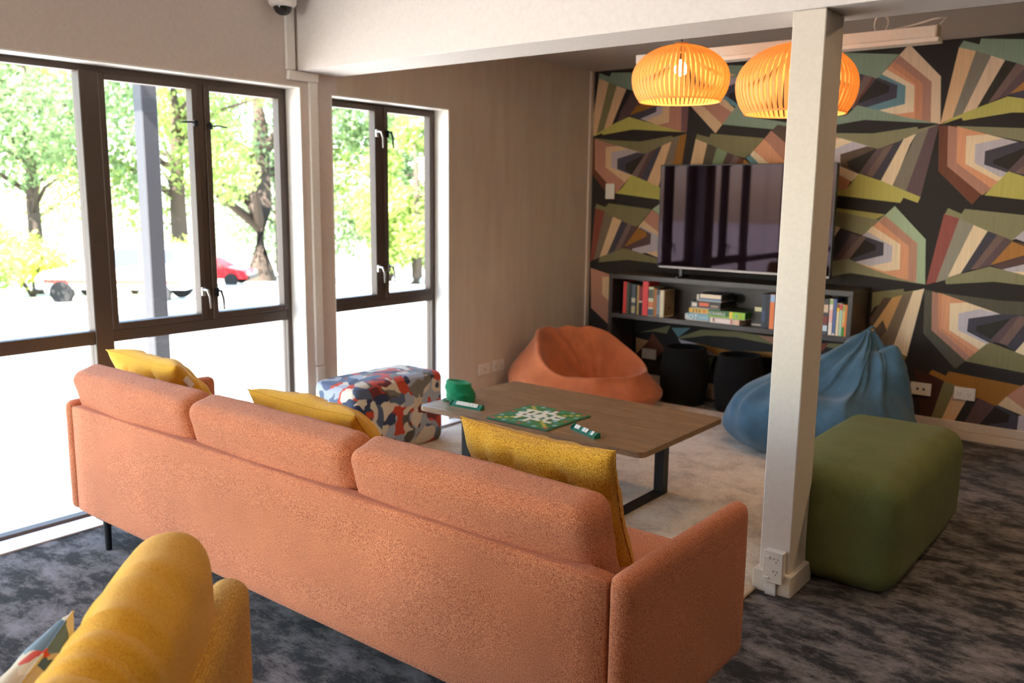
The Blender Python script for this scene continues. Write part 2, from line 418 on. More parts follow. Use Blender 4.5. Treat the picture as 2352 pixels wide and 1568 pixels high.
# ------------------------------------------------------------------ mural (flat wall covering print)
PAL = dict(sage=(138, 156, 134), navy=(70, 66, 78), mauve=(122, 98, 92), mauved=(122, 98, 92), maroon=(110, 66, 56), cream=(226, 196, 164), cream2=(236, 212, 178),
  cream3=(214, 186, 150), rose=(178, 130, 112), rose2=(186, 138, 116), rose3=(186, 132, 110), terra=(206, 142, 108), salmon=(222, 158, 120), teal=(106, 142, 150),
  black=(44, 38, 34), black2=(52, 48, 42), olive=(140, 136, 104), olived=(128, 120, 84), olived2=(84, 76, 60), lav=(194, 186, 196), lav2=(190, 180, 188), lavd=(184, 172, 178),
  brown=(96, 76, 62), plum=(100, 80, 84), plum2=(92, 68, 68), plum3=(120, 84, 84), taupe=(132, 124, 110), taupe2=(126, 108, 88), taupe3=(150, 144, 130), lime=(190, 182, 98),
  lime2=(168, 160, 92), limed=(186, 178, 92), mint=(166, 184, 152), mint2=(130, 148, 114), tan=(206, 160, 104), tan2=(218, 178, 136), tan3=(220, 184, 144),
  orange=(176, 122, 62), ochre=(156, 104, 42), peach=(226, 184, 140), rust=(112, 66, 48), red=(150, 82, 76), red2=(134, 70, 56), greyg=(88, 84, 72), maroon2=(70, 40, 34))
MURAL = [
('sage',[-2037,2375,-1974,2365,-1594,2322,-1714,2181,-1775,2210,-1905,2249,-2030,2276]),
('navy',[-1905,2245,-1792,2214,-1831,2117,-1863,2025,-2011,2015,-2030,2276]),
('mauve',[-1792,2214,-1740,2199,-1815,2074,-1840,2007,-1854,2016,-1831,2117]),
('maroon',[-1740,2199,-1710,2181,-1804,2039,-1840,2007,-1831,2058]),
('cream',[-1539,2376,-1346,2174,-1325,1897,-1689,1966,-1803,2022,-1714,2181]),
('rose',[-1590,2315,-1395,2147,-1380,1907,-1689,1966,-1803,2022,-1714,2181]),
('terra',[-1619,2281,-1443,2140,-1430,1915,-1689,1966,-1803,2022,-1714,2181]),
('salmon',[-1638,2258,-1484,2137,-1473,1922,-1689,1966,-1803,2022,-1714,2181]),
('cream2',[-1661,2238,-1490,2129,-1482,1975,-1578,1967,-1690,1983,-1803,2022,-1714,2181]),
('teal',[-1687,2212,-1541,2132,-1537,2025,-1691,1993,-1802,2018,-1714,2181]),
('navy',[-1708,2193,-1588,2139,-1588,2063,-1764,2016,-1829,2032,-1731,2182]),
('black',[-1718,2181,-1632,2138,-1638,2099,-1817,2042,-1807,2073]),
('sage',[-1821,2032,-1691,1996,-1549,1951,-1332,1900,-1771,1940,-2004,1909,-2008,1963,-1881,1975]),
('olive',[-2093,1896,-2001,1867,-1714,1855,-1454,1886,-1448,1871,-1331,1897,-1537,1808,-1677,1758,-1873,1802,-2090,1852]),
('salmon',[-2091,1870,-2001,1862,-1901,1827,-1951,1663,-2000,1664,-2077,1665]),
('cream2',[-2069,1811,-1905,1831,-1742,1780,-1677,1758,-1788,1592,-1922,1637,-2042,1673]),
('lav',[-1958,1760,-1830,1809,-1677,1758,-1780,1605,-1901,1654,-1952,1677]),
('brown',[-1905,1731,-1742,1777,-1665,1758,-1780,1605,-1900,1656]),
('black',[-1860,1684,-1690,1759,-1665,1758,-1780,1605,-1848,1649]),
('plum',[-1681,1759,-1631,1772,-1733,1599,-1780,1609]),
('mauve',[-1631,1772,-1584,1786,-1689,1583,-1733,1599]),
('navy',[-1584,1786,-1526,1816,-1535,1785,-1641,1564,-1693,1585]),
('cream2',[-1526,1816,-1456,1845,-1487,1783,-1568,1528,-1643,1562]),
('taupe',[-1456,1845,-1388,1875,-1484,1498,-1572,1530]),
('plum',[-1388,1875,-1331,1895,-1401,1464,-1488,1498]),
('terra',[-1921,1619,-1821,1579,-1847,1509,-1912,1495]),
('cream2',[-1924,1663,-1788,1597,-1820,1557,-1920,1610]),
('lime',[-1780,1609,-1641,1563,-1401,1465,-1414,1429,-1499,1460,-1515,1428,-1910,1471,-1972,1459,-1912,1495,-1847,1512]),
('lime2',[-1968,1397,-1904,1389,-1600,1355,-1664,1315,-1965,1361]),
('olive',[-1966,1370,-1903,1367,-1639,1320,-1600,1355,-1725,1219,-1960,1289]),
('mint',[-1546,1408,-1350,1209,-1330,933,-1578,968,-1818,1061,-1725,1219]),
('rose2',[-1599,1347,-1396,1182,-1382,942,-1578,968,-1818,1061,-1725,1219]),
('salmon',[-1638,1311,-1444,1163,-1432,956,-1578,968,-1818,1061,-1725,1219]),
('cream2',[-1670,1280,-1493,1172,-1486,1016,-1580,999,-1818,1061,-1725,1219]),
('lav',[-1701,1245,-1539,1158,-1538,1063,-1668,1026,-1773,1045,-1818,1061,-1725,1219]),
('navy',[-1721,1217,-1594,1178,-1590,1099,-1765,1047,-1836,1060,-1749,1189]),
('black',[-1742,1207,-1637,1158,-1640,1130,-1814,1056,-1821,1096]),
('navy',[-1878,1264,-1796,1232,-1906,1038,-1961,1035,-1951,1163]),
('plum',[-1796,1232,-1742,1216,-1870,1040,-1906,1038]),
('mauve',[-1742,1216,-1703,1208,-1801,1061,-1870,1040]),
('cream2',[-1960,1289,-1869,1265,-1949,1126]),
('olive',[-1943,1040,-1902,1047,-1806,1065,-1640,1004,-1452,952,-1332,932,-1786,975,-1936,940]),
('olived',[-1638,861,-1454,897,-1448,878,-1350,901,-1521,831,-1622,764,-1636,727]),
('brown',[-1621,584,-1642,690,-1567,831,-1517,835,-1457,858,-1533,611,-1579,543]),
('tan',[-1517,835,-1457,858,-1533,625,-1561,689,-1626,592,-1644,600,-1576,724]),
('taupe2',[-1457,858,-1396,886,-1491,507,-1584,547,-1533,625]),
('cream2',[-1396,886,-1332,908,-1400,473,-1491,507]),
('olived',[-1579,543,-1491,507,-1400,473,-1411,445,-1540,475]),
('sage',[-1240,2368,-1154,2339,-1148,2371,-915,2345,-901,2197,-1172,2303,-1261,2331]),
('peach',[-1261,2332,-1169,2303,-1262,1931,-1325,1897]),
('taupe',[-1169,2303,-1086,2271,-1204,1956,-1262,1931]),
('cream',[-1086,2271,-1013,2240,-1132,1980,-1207,1952]),
('black2',[-1013,2240,-953,2220,-1065,2000,-1136,1979]),
('mauve',[-953,2220,-901,2197,-1025,2029,-1080,2005]),
('plum',[-901,2201,-894,2125,-970,2045,-1032,2026]),
('orange',[-894,2125,-889,2067,-977,2047]),
('navy',[-977,2050,-889,2071,-885,2025,-926,2022]),
('lime',[-980,2038,-884,2018,-877,1943,-950,1947,-1202,1912,-1213,1929,-1320,1894,-1262,1931,-1136,1981]),
('olive',[-1243,1883,-869,1856,-861,1779,-1064,1828]),
('rust',[-1332,1889,-1243,1883,-1003,1787,-1069,1481,-1112,1422,-1313,1619]),
('rose',[-1281,1886,-1064,1828,-903,1780,-915,1604,-1062,1479,-1266,1649]),
('salmon',[-1231,1880,-1064,1828,-903,1780,-929,1605,-1018,1519,-1216,1667]),
('cream2',[-1177,1823,-1064,1828,-903,1780,-915,1604,-990,1559,-1168,1661]),
('lav',[-1125,1774,-983,1803,-903,1780,-916,1612,-977,1583,-1119,1666]),
('navy',[-1070,1733,-910,1780,-861,1775,-843,1588,-938,1606,-1068,1656]),
('black',[-1020,1681,-859,1752,-854,1705,-936,1624,-1021,1661]),
('plum',[-856,1725,-850,1662,-908,1611,-941,1619]),
('mauve',[-850,1662,-844,1596,-908,1608]),
('lime',[-939,1616,-843,1582,-831,1454,-1051,1479]),
('olive',[-1239,1401,-1164,1368,-1148,1398,-822,1367,-815,1290,-882,1220,-1094,1301,-1255,1363]),
('red',[-1259,1366,-1173,1340,-1267,954,-1325,931]),
('taupe3',[-1173,1340,-1092,1306,-1205,974,-1271,949]),
('cream2',[-1092,1304,-1014,1271,-1137,1014,-1207,984]),
('navy',[-1014,1271,-961,1253,-1082,1040,-1137,1014]),
('mauve',[-961,1253,-920,1238,-1042,1049,-1086,1038]),
('plum',[-920,1238,-882,1220,-974,1073,-1045,1046]),
('lav',[-879,1224,-815,1294,-808,1211,-866,1232]),
('brown',[-879,1220,-807,1203,-805,1187]),
('orange',[-882,1216,-805,1187,-801,1143,-981,1073]),
('plum2',[-981,1073,-801,1139,-796,1087,-917,1049]),
('lav',[-917,1051,-796,1091,-791,1035,-862,1035]),
('cream2',[-866,1041,-792,1046,-789,1012]),
('olive',[-1206,986,-984,1064,-790,1022,-784,966,-954,976,-1211,943,-1219,960]),
('greyg',[-1330,902,-1246,890,-911,868,-775,871,-766,774,-896,785,-1064,486,-1117,430,-1316,630]),
('rose',[-1286,893,-904,788,-946,606,-1064,488,-1271,655]),
('terra',[-1252,889,-904,788,-946,606,-1039,512,-1233,667]),
('salmon',[-1228,884,-904,788,-946,606,-1015,539,-1216,673]),
('cream2',[-1180,829,-1087,841,-904,788,-932,616,-991,563,-1170,665]),
('lav',[-1127,772,-1009,810,-904,788,-934,641,-959,601,-1122,670]),
('navy',[-1071,745,-904,788,-768,795,-896,621,-946,611,-1072,667]),
('black2',[-1024,703,-844,769,-941,635,-1023,674]),
('plum',[-844,769,-803,787,-895,616,-944,622]),
('mauve',[-803,787,-767,782,-765,758,-850,605,-895,616]),
('navy',[-765,758,-755,661,-804,573,-854,600]),
('cream2',[-755,657,-745,551,-808,572]),
('olived',[-942,615,-745,554,-736,453,-1067,484,-967,596]),
('ochre',[-1245,408,-1165,380,-1150,410,-753,376,-875,233,-976,270,-1038,243,-1107,320,-1172,346,-1263,381]),
('maroon2',[-1350,401,-1263,381,-1172,346,-1226,90,-1286,90]),
('olived',[-1172,346,-1108,329,-1109,294,-1162,91,-1229,90]),
('tan2',[-1108,329,-1038,243,-1096,98,-1170,90,-1109,294]),
('black',[-1038,245,-976,270,-1038,104,-1099,93]),
('plum2',[-976,270,-879,232,-953,101,-1041,94]),
('rose3',[-744,385,-715,390,-699,213,-826,302]),
('cream3',[-826,302,-699,221,-696,188,-868,243]),
('lav2',[-754,195,-699,213,-688,97,-756,93]),
('navy',[-869,244,-753,195,-753,102,-945,94,-882,232]),
('black',[-882,229,-799,196,-802,149,-960,98]),
('sage',[-3753,2368,-3661,2334,-3646,2363,-3312,2342,-3304,2165,-3518,2241,-3667,2295,-3761,2329]),
('tan2',[-3757,2329,-3667,2295,-3762,1919,-3795,1902,-3795,2072]),
('olived',[-3667,2295,-3596,2267,-3699,1948,-3766,1917]),
('tan2',[-3596,2267,-3512,2235,-3631,1980,-3701,1946]),
('plum2',[-3463,2213,-3303,2146,-3510,2029,-3578,2003,-3558,2076]),
('ochre',[-3421,2108,-3347,2130,-3250,2100,-3449,2052,-3479,2040]),
('navy',[-3464,2046,-3250,2100,-3248,2059,-3387,2014,-3479,2034]),
('lavd',[-3387,2014,-3252,2059,-3253,2097,-3199,2097,-3202,2041,-3327,1996]),
('tan3',[-3342,1999,-3204,2044,-3201,2094,-3145,2094,-3147,1981,-3240,1965]),
('rose3',[-3240,1965,-3147,1981,-3144,2091,-3048,2086,-3046,1911]),
('plum3',[-3050,2086,-2992,2083,-2999,1902,-3047,1909]),
('limed',[-3625,1983,-3485,2034,-3326,1989,-3047,1911,-3001,1905,-3445,1940,-3709,1909,-3718,1922,-3795,1899,-3766,1919]),
('olived',[-3781,1889,-3644,1869,-3381,1851,-3117,1885,-3109,1873,-3000,1895,-3194,1816,-3332,1760,-3603,1830]),
('rust',[-3795,1882,-3777,1884,-3639,1724,-3658,1470,-3795,1612]),
('rose3',[-3781,1886,-3603,1830,-3332,1760,-3443,1607,-3575,1467,-3663,1551,-3772,1652]),
('tan3',[-3678,1817,-3564,1823,-3332,1760,-3443,1607,-3499,1553,-3675,1666]),
('lavd',[-3627,1777,-3485,1797,-3332,1760,-3443,1604,-3623,1664]),
('navy',[-3572,1729,-3400,1773,-3317,1760,-3441,1606,-3571,1652]),
('black',[-3497,1689,-3332,1758,-3443,1606,-3499,1650]),
('mauved',[-3332,1760,-3295,1774,-3393,1594,-3441,1609]),
('plum2',[-3295,1774,-3251,1790,-3358,1580,-3393,1594]),
('navy',[-3251,1790,-3194,1816,-3308,1559,-3362,1582]),
('tan2',[-3194,1816,-3119,1845,-3179,1654,-3210,1516,-3308,1559]),
('taupe2',[-3119,1845,-3056,1880,-3100,1678,-3179,1654]),
('ochre',[-3056,1880,-3000,1894,-3028,1671,-3100,1672]),
('limed',[-3443,1609,-3308,1559,-3172,1504,-3169,1425,-3575,1470,-3521,1512]),
('olived',[-3749,1389,-3667,1365,-3638,1394,-3261,1356,-3356,1243,-3392,1220,-3520,1264,-3596,1293,-3760,1353]),
('red2',[-3758,1355,-3672,1336,-3760,954,-3795,934]),
('taupe2',[-3672,1336,-3595,1292,-3704,978,-3760,952]),
('tan3',[-3595,1292,-3518,1264,-3638,1000,-3707,976]),
('navy',[-3518,1264,-3464,1245,-3575,1029,-3638,1002]),
('mauved',[-3464,1245,-3426,1233,-3520,1050,-3575,1029]),
('plum2',[-3426,1233,-3376,1218,-3481,1069,-3520,1050]),
('rose3',[-3260,1351,-3163,1301,-3157,1157,-3327,1270]),
('mint',[-3258,1354,-3168,1417,-3163,1301]),
('tan3',[-3327,1270,-3157,1164,-3149,987,-3301,1033,-3410,1047,-3367,1226]),
('lavd',[-3355,1230,-3186,1156,-3197,1050,-3347,1022,-3418,1047]),
('plum2',[-3359,1219,-3258,1175,-3261,1097,-3449,1047,-3485,1067]),
('ochre',[-3376,1214,-3299,1186,-3297,1152,-3485,1067]),
('olived',[-3707,977,-3496,1058,-3410,1044,-3285,1013,-3149,984,-3148,954,-3454,970,-3714,937]),
('rose3',[-3787,889,-3613,850,-3595,448,-3773,572]),
('tan3',[-3677,826,-3512,837,-3502,562,-3673,687]),
('sage',[-2755,2348,-2516,2327,-2467,2233,-2711,2250]),
('tan3',[-2733,2299,-2644,2277,-2724,2256]),
('lavd',[-2731,2256,-2576,2264,-2574,2241,-2714,2197]),
('navy',[-2721,2198,-2562,2246,-2555,2134,-2619,2073,-2716,2114]),
('black',[-2692,2151,-2558,2181,-2610,2076,-2687,2118]),
('teal',[-2750,2128,-2711,2138,-2610,2073,-2638,2061]),
('tan3',[-2797,2137,-2716,2114,-2639,2048,-2659,2024,-2781,2082]),
('rose3',[-2883,2111,-2782,2106,-2657,2025,-2729,1949,-2881,2069]),
('tan3',[-2987,2111,-2882,2081,-2729,1949,-2777,1890,-2964,2073]),
('sage',[-2729,1949,-2617,2085,-2547,1993,-2240,1939,-2237,1894,-2341,1900]),
('brown',[-2331,1932,-2202,1904,-2191,1737,-2377,1890]),
('rose3',[-2415,1846,-2375,1895,-2192,1749,-2185,1644,-2270,1651]),
('olived',[-2920,1890,-2823,1864,-2811,1890,-2413,1846,-2495,1761,-2550,1717,-2636,1739,-2838,1822,-2927,1856]),
('tan3',[-2927,1857,-2836,1822,-2873,1638,-2967,1639]),
('olived2',[-2836,1822,-2761,1793,-2804,1638,-2873,1638]),
('mint2',[-2761,1793,-2682,1758,-2730,1637,-2804,1638]),
('plum2',[-2682,1758,-2629,1738,-2690,1637,-2730,1637]),
('mauved',[-2629,1738,-2586,1720,-2643,1637,-2690,1637]),
('rust',[-2586,1720,-2543,1703,-2578,1636,-2643,1637]),
('orange',[-2553,1708,-2456,1635,-2578,1636]),
('teal',[-2541,1718,-2512,1739,-2393,1635,-2462,1635]),
('cream2',[-2513,1740,-2489,1766,-2318,1634,-2399,1635]),
('salmon',[-2490,1766,-2417,1842,-2247,1668,-2245,1633,-2318,1634]),
('teal',[-3055,486,-2900,501,-2998,420]),
('olived',[-2998,420,-2815,497,-2540,513,-2270,500,-2275,449,-2538,471,-2766,459,-2993,407]),
('rose3',[-2390,504,-2253,502,-2250,444]),
('lavd',[-2997,407,-2857,392,-2666,318,-2796,311,-2951,354]),
('ochre',[-2866,395,-2577,368,-2247,399,-2244,361,-2666,318]),
('tan2',[-3355,381,-3241,366,-3350,252]),
('rust',[-3241,375,-3213,433,-3097,315,-3165,256,-3350,243]),
('olived',[-3326,421,-3066,502,-3093,437,-3203,443]),
('red2',[-2005,488,-1887,502,-1945,419]),
('olived',[-1887,502,-1749,510,-1746,463,-1909,475]),
('sage',[-2785,294,-2702,313,-2750,149]),
]

names = sorted(PAL); mats = []
for nme in names:
    t = NT('mural_'+nme); c = s2l(PAL[nme]); v = t.coord((120, 1, 2), what='Object')
    n = t.noise(v, 3, 3); t.l(t.ramp(n, [(.3, tuple(x*.88 for x in c)), (.7, tuple(x*1.1 for x in c))]), t.b.inputs['Base Color'])
    t.b.inputs['Roughness'].default_value = .65; t.b.inputs['Specular IOR Level'].default_value = .3
    mats.append(t.m)
vs, fs, mi = [], [], []
from mathutils.geometry import tessellate_polygon
for k, (c, q) in enumerate(MURAL):
    y = YB-.0006-k*.00003
    pts = [Vector((q[i]/1000, y, q[i+1]/1000)) for i in range(0, len(q), 2)]
    base = len(vs); vs += pts
    for tr in tessellate_polygon([pts]):
        fs.append(tuple(base+j for j in tr)); mi.append(names.index(c))
mo = py_obj('mural_print', vs, fs, mats, WB)
for p, i in zip(mo.data.polygons, mi): p.material_index = i

# ------------------------------------------------------------------ windows
def pane(name, y0, y1, z0, z1, par): return obj(name, B((XG-.03, XG-.024, y0, y1, z0, z1)), GLASS, par)
def bar(name, y0, y1, z0, z1, par, x0=XG-.055, x1=XG, bev=.003): return obj(name, B((x0, x1, y0, y1, z0, z1), bev=bev, seg=1), BRONZE, par)
def sash(y0, y1, z0, z1, par, w=.03):
    s = obj('sash', B((XG-.045, XG+.008, y0, y0+w, z0, z1), (XG-.045, XG+.008, y1-w, y1, z0, z1),
                      (XG-.045, XG+.008, y0+w, y1-w, z0, z0+w), (XG-.045, XG+.008, y0+w, y1-w, z1-w, z1), bev=.002, seg=1), BRONZE, par)
    pane('glass_pane', y0+w-.004, y1-w+.004, z0+w-.004, z1-w+.004, s)
def stay(y, z, par, d):
    bm = B((XG+.008, XG+.022, y-.012, y+.012, z-.014, z+.014), bev=.002, seg=1)
    tube(bm, [(XG+.018, y, z), (XG+.03, y+d*.03, z+.004), (XG+.03, y+d*.085, z)], .004)
    cyl(bm, (XG+.02, y, z-.012), .006, .03, 10)
    obj('window_stay', bm, BLACKM, par)
def handle(y, z, par, m=None, d=1):
    bm = B((XG+.008, XG+.02, y-.01, y+.01, z-.022, z+.022), bev=.002, seg=1)
    tube(bm, [(XG+.02, y, z+.01), (XG+.045, y+d*.004, z+.008), (XG+.05, y+d*.012, z-.03), (XG+.045, y+d*.018, z-.085)], [.007, .007, .006, .004])
    obj('window_handle', bm, m or STEEL, par)
ZR0, ZR1, ZB = .755, .843, -.06
w1 = bpy.data.objects.new('window_1', None); link(w1); w1['kind'] = 'structure'
obj('window_lining', B((-4.0, XW+.001, W1[0], W1[1], 1.991, 1.999), (-4.0, XW+.001, W1[1]-.004, W1[1]+.004, -.05, 1.991)), WHITE, w1)
bar('frame_head', W1[0], 3.045, 1.962, 1.995, w1); bar('frame_jamb', 3.0, 3.04, ZB, 1.97, w1); bar('frame_foot', W1[0], 3.03, ZB-.03, -.03, w1)
for y in (1.925, .79, -.36, -1.7): bar('mullion', y, y+.086, ZB, 1.97, w1, XG-.06, XG+.006)
bar('transom', 2.01, 3.0, ZR0, .812, w1); bar('transom', .876, 1.925, .752, .814, w1); bar('transom', -.274, .79, .752, .814, w1); bar('transom', -1.614, -.36, .752, .814, w1); bar('transom', W1[0], -1.7, .752, .814, w1)
bar('mullion', 2.497, 2.535, .812, 1.965, w1)
sash(2.008, 2.497, .812, 1.965, w1); sash(2.535, 3.004, .812, 1.965, w1)
for a, b in ((.876, 1.925), (-.274, .79), (-1.614, -.36), (W1[0], -1.7)): pane('glass_pane', a, b, .814, 1.962, w1)
for a, b in ((2.01, 3.0), (.876, 1.925), (-.274, .79), (-1.614, -.36), (W1[0], -1.7)): pane('glass_pane', a, b, -.03, .755, w1)
stay(2.478, 1.775, w1, -1); stay(2.555, 1.765, w1, 1); handle(2.478, .955, w1, STEEL); handle(2.555, .945, w1, BLACKM)
w2 = bpy.data.objects.new('window_2', None); link(w2); w2['kind'] = 'structure'
obj('window_lining', B((-4.0, XW+.001, W2[0], W2[1], 1.969, 1.977), (-4.0, XW+.001, W2[1]-.004, W2[1]+.004, -.05, 1.969), (-4.0, XW+.001, W2[0]-.004, W2[0]+.004, -.05, 1.969)), WHITE, w2)
bar('frame_head', W2[0], W2[1]+.005, 1.955, 1.973, w2); bar('frame_jamb', 4.155, 4.188, ZB, 1.96, w2); bar('frame_jamb', 3.238, 3.27, ZB, 1.96, w2); bar('frame_foot', W2[0], W2[1], ZB-.03, -.03, w2)
bar('transom', 3.27, 4.155, .762, .812, w2); bar('mullion', 3.69, 3.735, .812, 1.955, w2)
sash(3.268, 3.69, .812, 1.957, w2); sash(3.735, 4.158, .812, 1.957, w2)
pane('glass_pane', 3.27, 4.155, -.03, .762, w2)
handle(3.672, 1.80, w2, STEEL); handle(3.755, 1.80, w2, BLACKM); handle(3.672, 1.0, w2, STEEL); handle(3.755, 1.0, w2, STEEL)
w3 = bpy.data.objects.new('window_3', None); link(w3); w3['kind'] = 'structure'
bmf = B((W3[0], W3[1], YF-.11, YF-.05, W3[2], W3[2]+.06), (W3[0], W3[1], YF-.11, YF-.05, W3[3]-.06, W3[3]), bev=.003, seg=1)
obj('frame_rails', bmf, BRONZE, w3)
for i in range(4):
    x = W3[0]+.03+i*(W3[1]-W3[0]-.06)/3
    obj('mullion', B((x-.03, x+.03, YF-.11, YF-.05, W3[2]+.06, W3[3]-.06), bev=.003, seg=1), BRONZE, w3)
    if i < 3: obj('glass_pane', B((x+.03, x+.71, YF-.085, YF-.079, W3[2]+.06, W3[3]-.06)), GLASS, w3)

# ------------------------------------------------------------------ outdoors
def ground_z(x, y): return -.12-.075*max(0, -.82*(x+3.9)+.57*(y-3)*1.0)
vs, fs = [], []; N = 24
for i in range(N+1):
    for j in range(N+1):
        x = -4.02-76*(i/N)**1.6; y = -40+120*j/N
        vs.append((x, y, ground_z(x, y)))
for i in range(N):
    for j in range(N): a = i*(N+1)+j; fs.append((a, a+1, a+N+2, a+N+1))
py_obj('ground', vs, fs, plain('pale_concrete', (210, 206, 199), .8, bump=.2, bscale=8), kind='structure', smooth=True)
py_obj('ground', [(-4.02, -40, -.2), (40, -40, -.2), (40, YF-.15, -.2), (-4.02, YF-.15, -.2)], [(0, 1, 2, 3)], MATS['pale_concrete'], kind='structure')
struct('veranda_beam', B((-5.27, -5.15, -4, 8, 2.86, 3.02), *[(-5.45, -4.02, y, y+.05, 3.02, 3.14) for y in range(-4, 9, 2)], bev=.004, seg=1), plain('veranda_timber', (190, 186, 180), .7))
vp = obj('veranda_post', B((-5.26, -5.16, 2.905, 3.01, -.35, 2.86), bev=.006, seg=1), plain('weathered_grey_paint', (46, 46, 52), .55, bump=.2, bscale=20))
tag(vp, 'dark grey square veranda post standing outside the large window', 'post')
hb = py_obj('street_kerb', [], [], None)
bpy.data.objects.remove(hb)
bm = bmesh.new(); pts = []
for k in range(9):
    x, y = -16.4-.25*k*.6, 5.5+k*.9; z = ground_z(x, y)
    pts.append((x, y, z))
for a in pts: pass
rows = []
for (x, y, z) in pts:
    rows.append([bm.verts.new((x+dx, y+dx*.3, z+dz)) for dx, dz in ((0, -.1), (0, .14), (-.2, .15), (-.2, -.1))])
for A, Bq in zip(rows, rows[1:]):
    for k in range(4): bm.faces.new((A[k], A[(k+1) % 4], Bq[(k+1) % 4], Bq[k]))
bm.faces.new(rows[0]); bm.faces.new(rows[-1][::-1])
tag(obj('street_kerb', bm, plain('kerb_stone', (120, 122, 124), .8)), 'low grey kerb edging the bright forecourt outside', 'kerb')

BARK = plain('bark', (74, 62, 54), .95, bump=.8, bscale=12)
def leafmat(name, c):
    t = NT(name); v = t.coord(); n = t.noise(v, 2.2, 3); cc = s2l(c)
    cc2 = t.ramp(n, [(.3, tuple(x*.7 for x in cc)), (.7, tuple(min(1, x*1.35) for x in cc))]); t.l(cc2, t.b.inputs['Base Color'])
    t.b.inputs['Roughness'].default_value = .6
    tr = t.n('BsdfTranslucent'); t.l(cc2, tr.inputs[0]); mx = t.n('MixShader'); mx.inputs[0].default_value = .35
    t.l(t.b.outputs[0], mx.inputs[1]); t.l(tr.outputs[0], mx.inputs[2]); t.l(mx.outputs[0], t.out.inputs[0]); return t.m
LEAF = [leafmat('leaf_green', (150, 172, 92)), leafmat('leaf_blue_green', (122, 148, 100)), leafmat('leaf_lime', (196, 208, 96))]
def leaves(blobs, n, size, rnd):
    vs, fs = [], []
    for _ in range(n):
        c, r = rnd.choice(blobs)
        d = Vector((rnd.gauss(0, 1), rnd.gauss(0, 1), rnd.gauss(0, 1))).normalized()*(rnd.random()**.4)
        p = Vector((c[0]+d.x*r[0], c[1]+d.y*r[1], c[2]+d.z*r[2]))
        a = Vector((rnd.uniform(-1, 1), rnd.uniform(-1, 1), rnd.uniform(-1, 1))).normalized(); b = a.cross(Vector((rnd.random(), rnd.random(), 1))).normalized()
        s = size*rnd.uniform(.6, 1.3); k = len(vs)
        vs += [p-a*s*.5, p+b*s*.28, p+a*s*.5, p-b*s*.28]; fs.append((k, k+1, k+2, k+3))
    return vs, fs
def tree(name, label, x, y, H, R, tr, leaf, n, seed, low=.18, group=None):
    rnd = random.Random(seed); z = ground_z(x, y)-.1
    t = thing(name, label, 'tree', (x, y, z), group=group)
    bm = bmesh.new()
    tube(bm, [(0, 0, 0), (.1, .05, .5), (tr*.3, 0, H*.3), (tr*.2, tr*.4, H*.6), (0, 0, H*.85)], [tr*1.35, tr, tr*.85, tr*.5, tr*.15], 12)
    for k in range(7):
        a = rnd.uniform(0, 2*PI); h0 = H*rnd.uniform(.22, .55); L = R*rnd.uniform(.5, .9)
        tube(bm, [(tr*.2, 0, h0), (math.cos(a)*L*.5, math.sin(a)*L*.5, h0+L*.35), (math.cos(a)*L, math.sin(a)*L, h0+L*.5)], [tr*.4, tr*.25, tr*.08], 8)
    obj('trunk', bm, BARK, t, smooth=True)
    blobs = []
    for k in range(16):
        a = rnd.uniform(0, 2*PI); rr = R*rnd.uniform(.1, .8); zz = H*rnd.uniform(low+.1, .95)
        blobs.append(((math.cos(a)*rr, math.sin(a)*rr, zz), (R*.36, R*.36, H*.13)))
    vs, fs = leaves(blobs, int(n*1.9), .29, rnd)
    py_obj('foliage', vs, fs, leaf, t, kind='stuff')
tree('broad_tree', 'large old tree with a thick dark trunk behind the red car', -44.0, 31.6, 15, 7.5, .85, LEAF[1], 9000, 1, .26)
tree('broad_tree', 'tree with pale forked trunk seen beside the veranda post', -36.6, 22.0, 13, 5.5, .4, LEAF[0], 7000, 2, .2)
spots = [(-35, 8.5, 11, 4.6, 0), (-31, -1.0, 9, 4.2, 0), (-36, 15.5, 12, 4.6, 1), (-41, 39, 13, 4.4, 0), (-35.5, 34, 11, 3.6, 1), (-35, 43, 12, 4.6, 0), (-52, 39, 16, 6, 1), (-50, 21.5, 15, 6, 0), (-30, 30.5, 8, 3.2, 0), (-50, 9, 15, 6.5, 1), (-24, 33, 9, 3.6, 1), (-29, 38, 10, 4.0, 0), (-40, 3, 13, 4.5, 0), (-28, -9, 12, 5, 1)]
TREE_LABELS = ['leafy tree glimpsed at the left frame edge behind the white wagon', 'leafy tree out of view beyond the left frame edge of the forecourt', 'leafy tree behind the white wagon, seen in the left pane of the large window', 'leafy tree seen in the left pane of the narrow window', 'pale leafy tree seen behind the narrow window mullion', 'leafy tree furthest right beyond the narrow window', 'tall tree in the back row between the old dark tree and the window pier', 'tall tree in the back row left of the veranda post', 'short leafy tree nearest the right pane of the narrow window', 'tall back-row tree left of the white wagon', 'small leafy tree hidden beyond the striped wall', 'leafy tree beyond the striped wall, back row', 'near leafy tree far left of the forecourt', 'leafy tree furthest left of the forecourt']
for k, (x, y, H, R, li) in enumerate(spots):
    tree('leafy_tree', TREE_LABELS[k], x, y, H, R, .28, LEAF[li], 6000, 20+k, .08, 'trees beyond the forecourt')
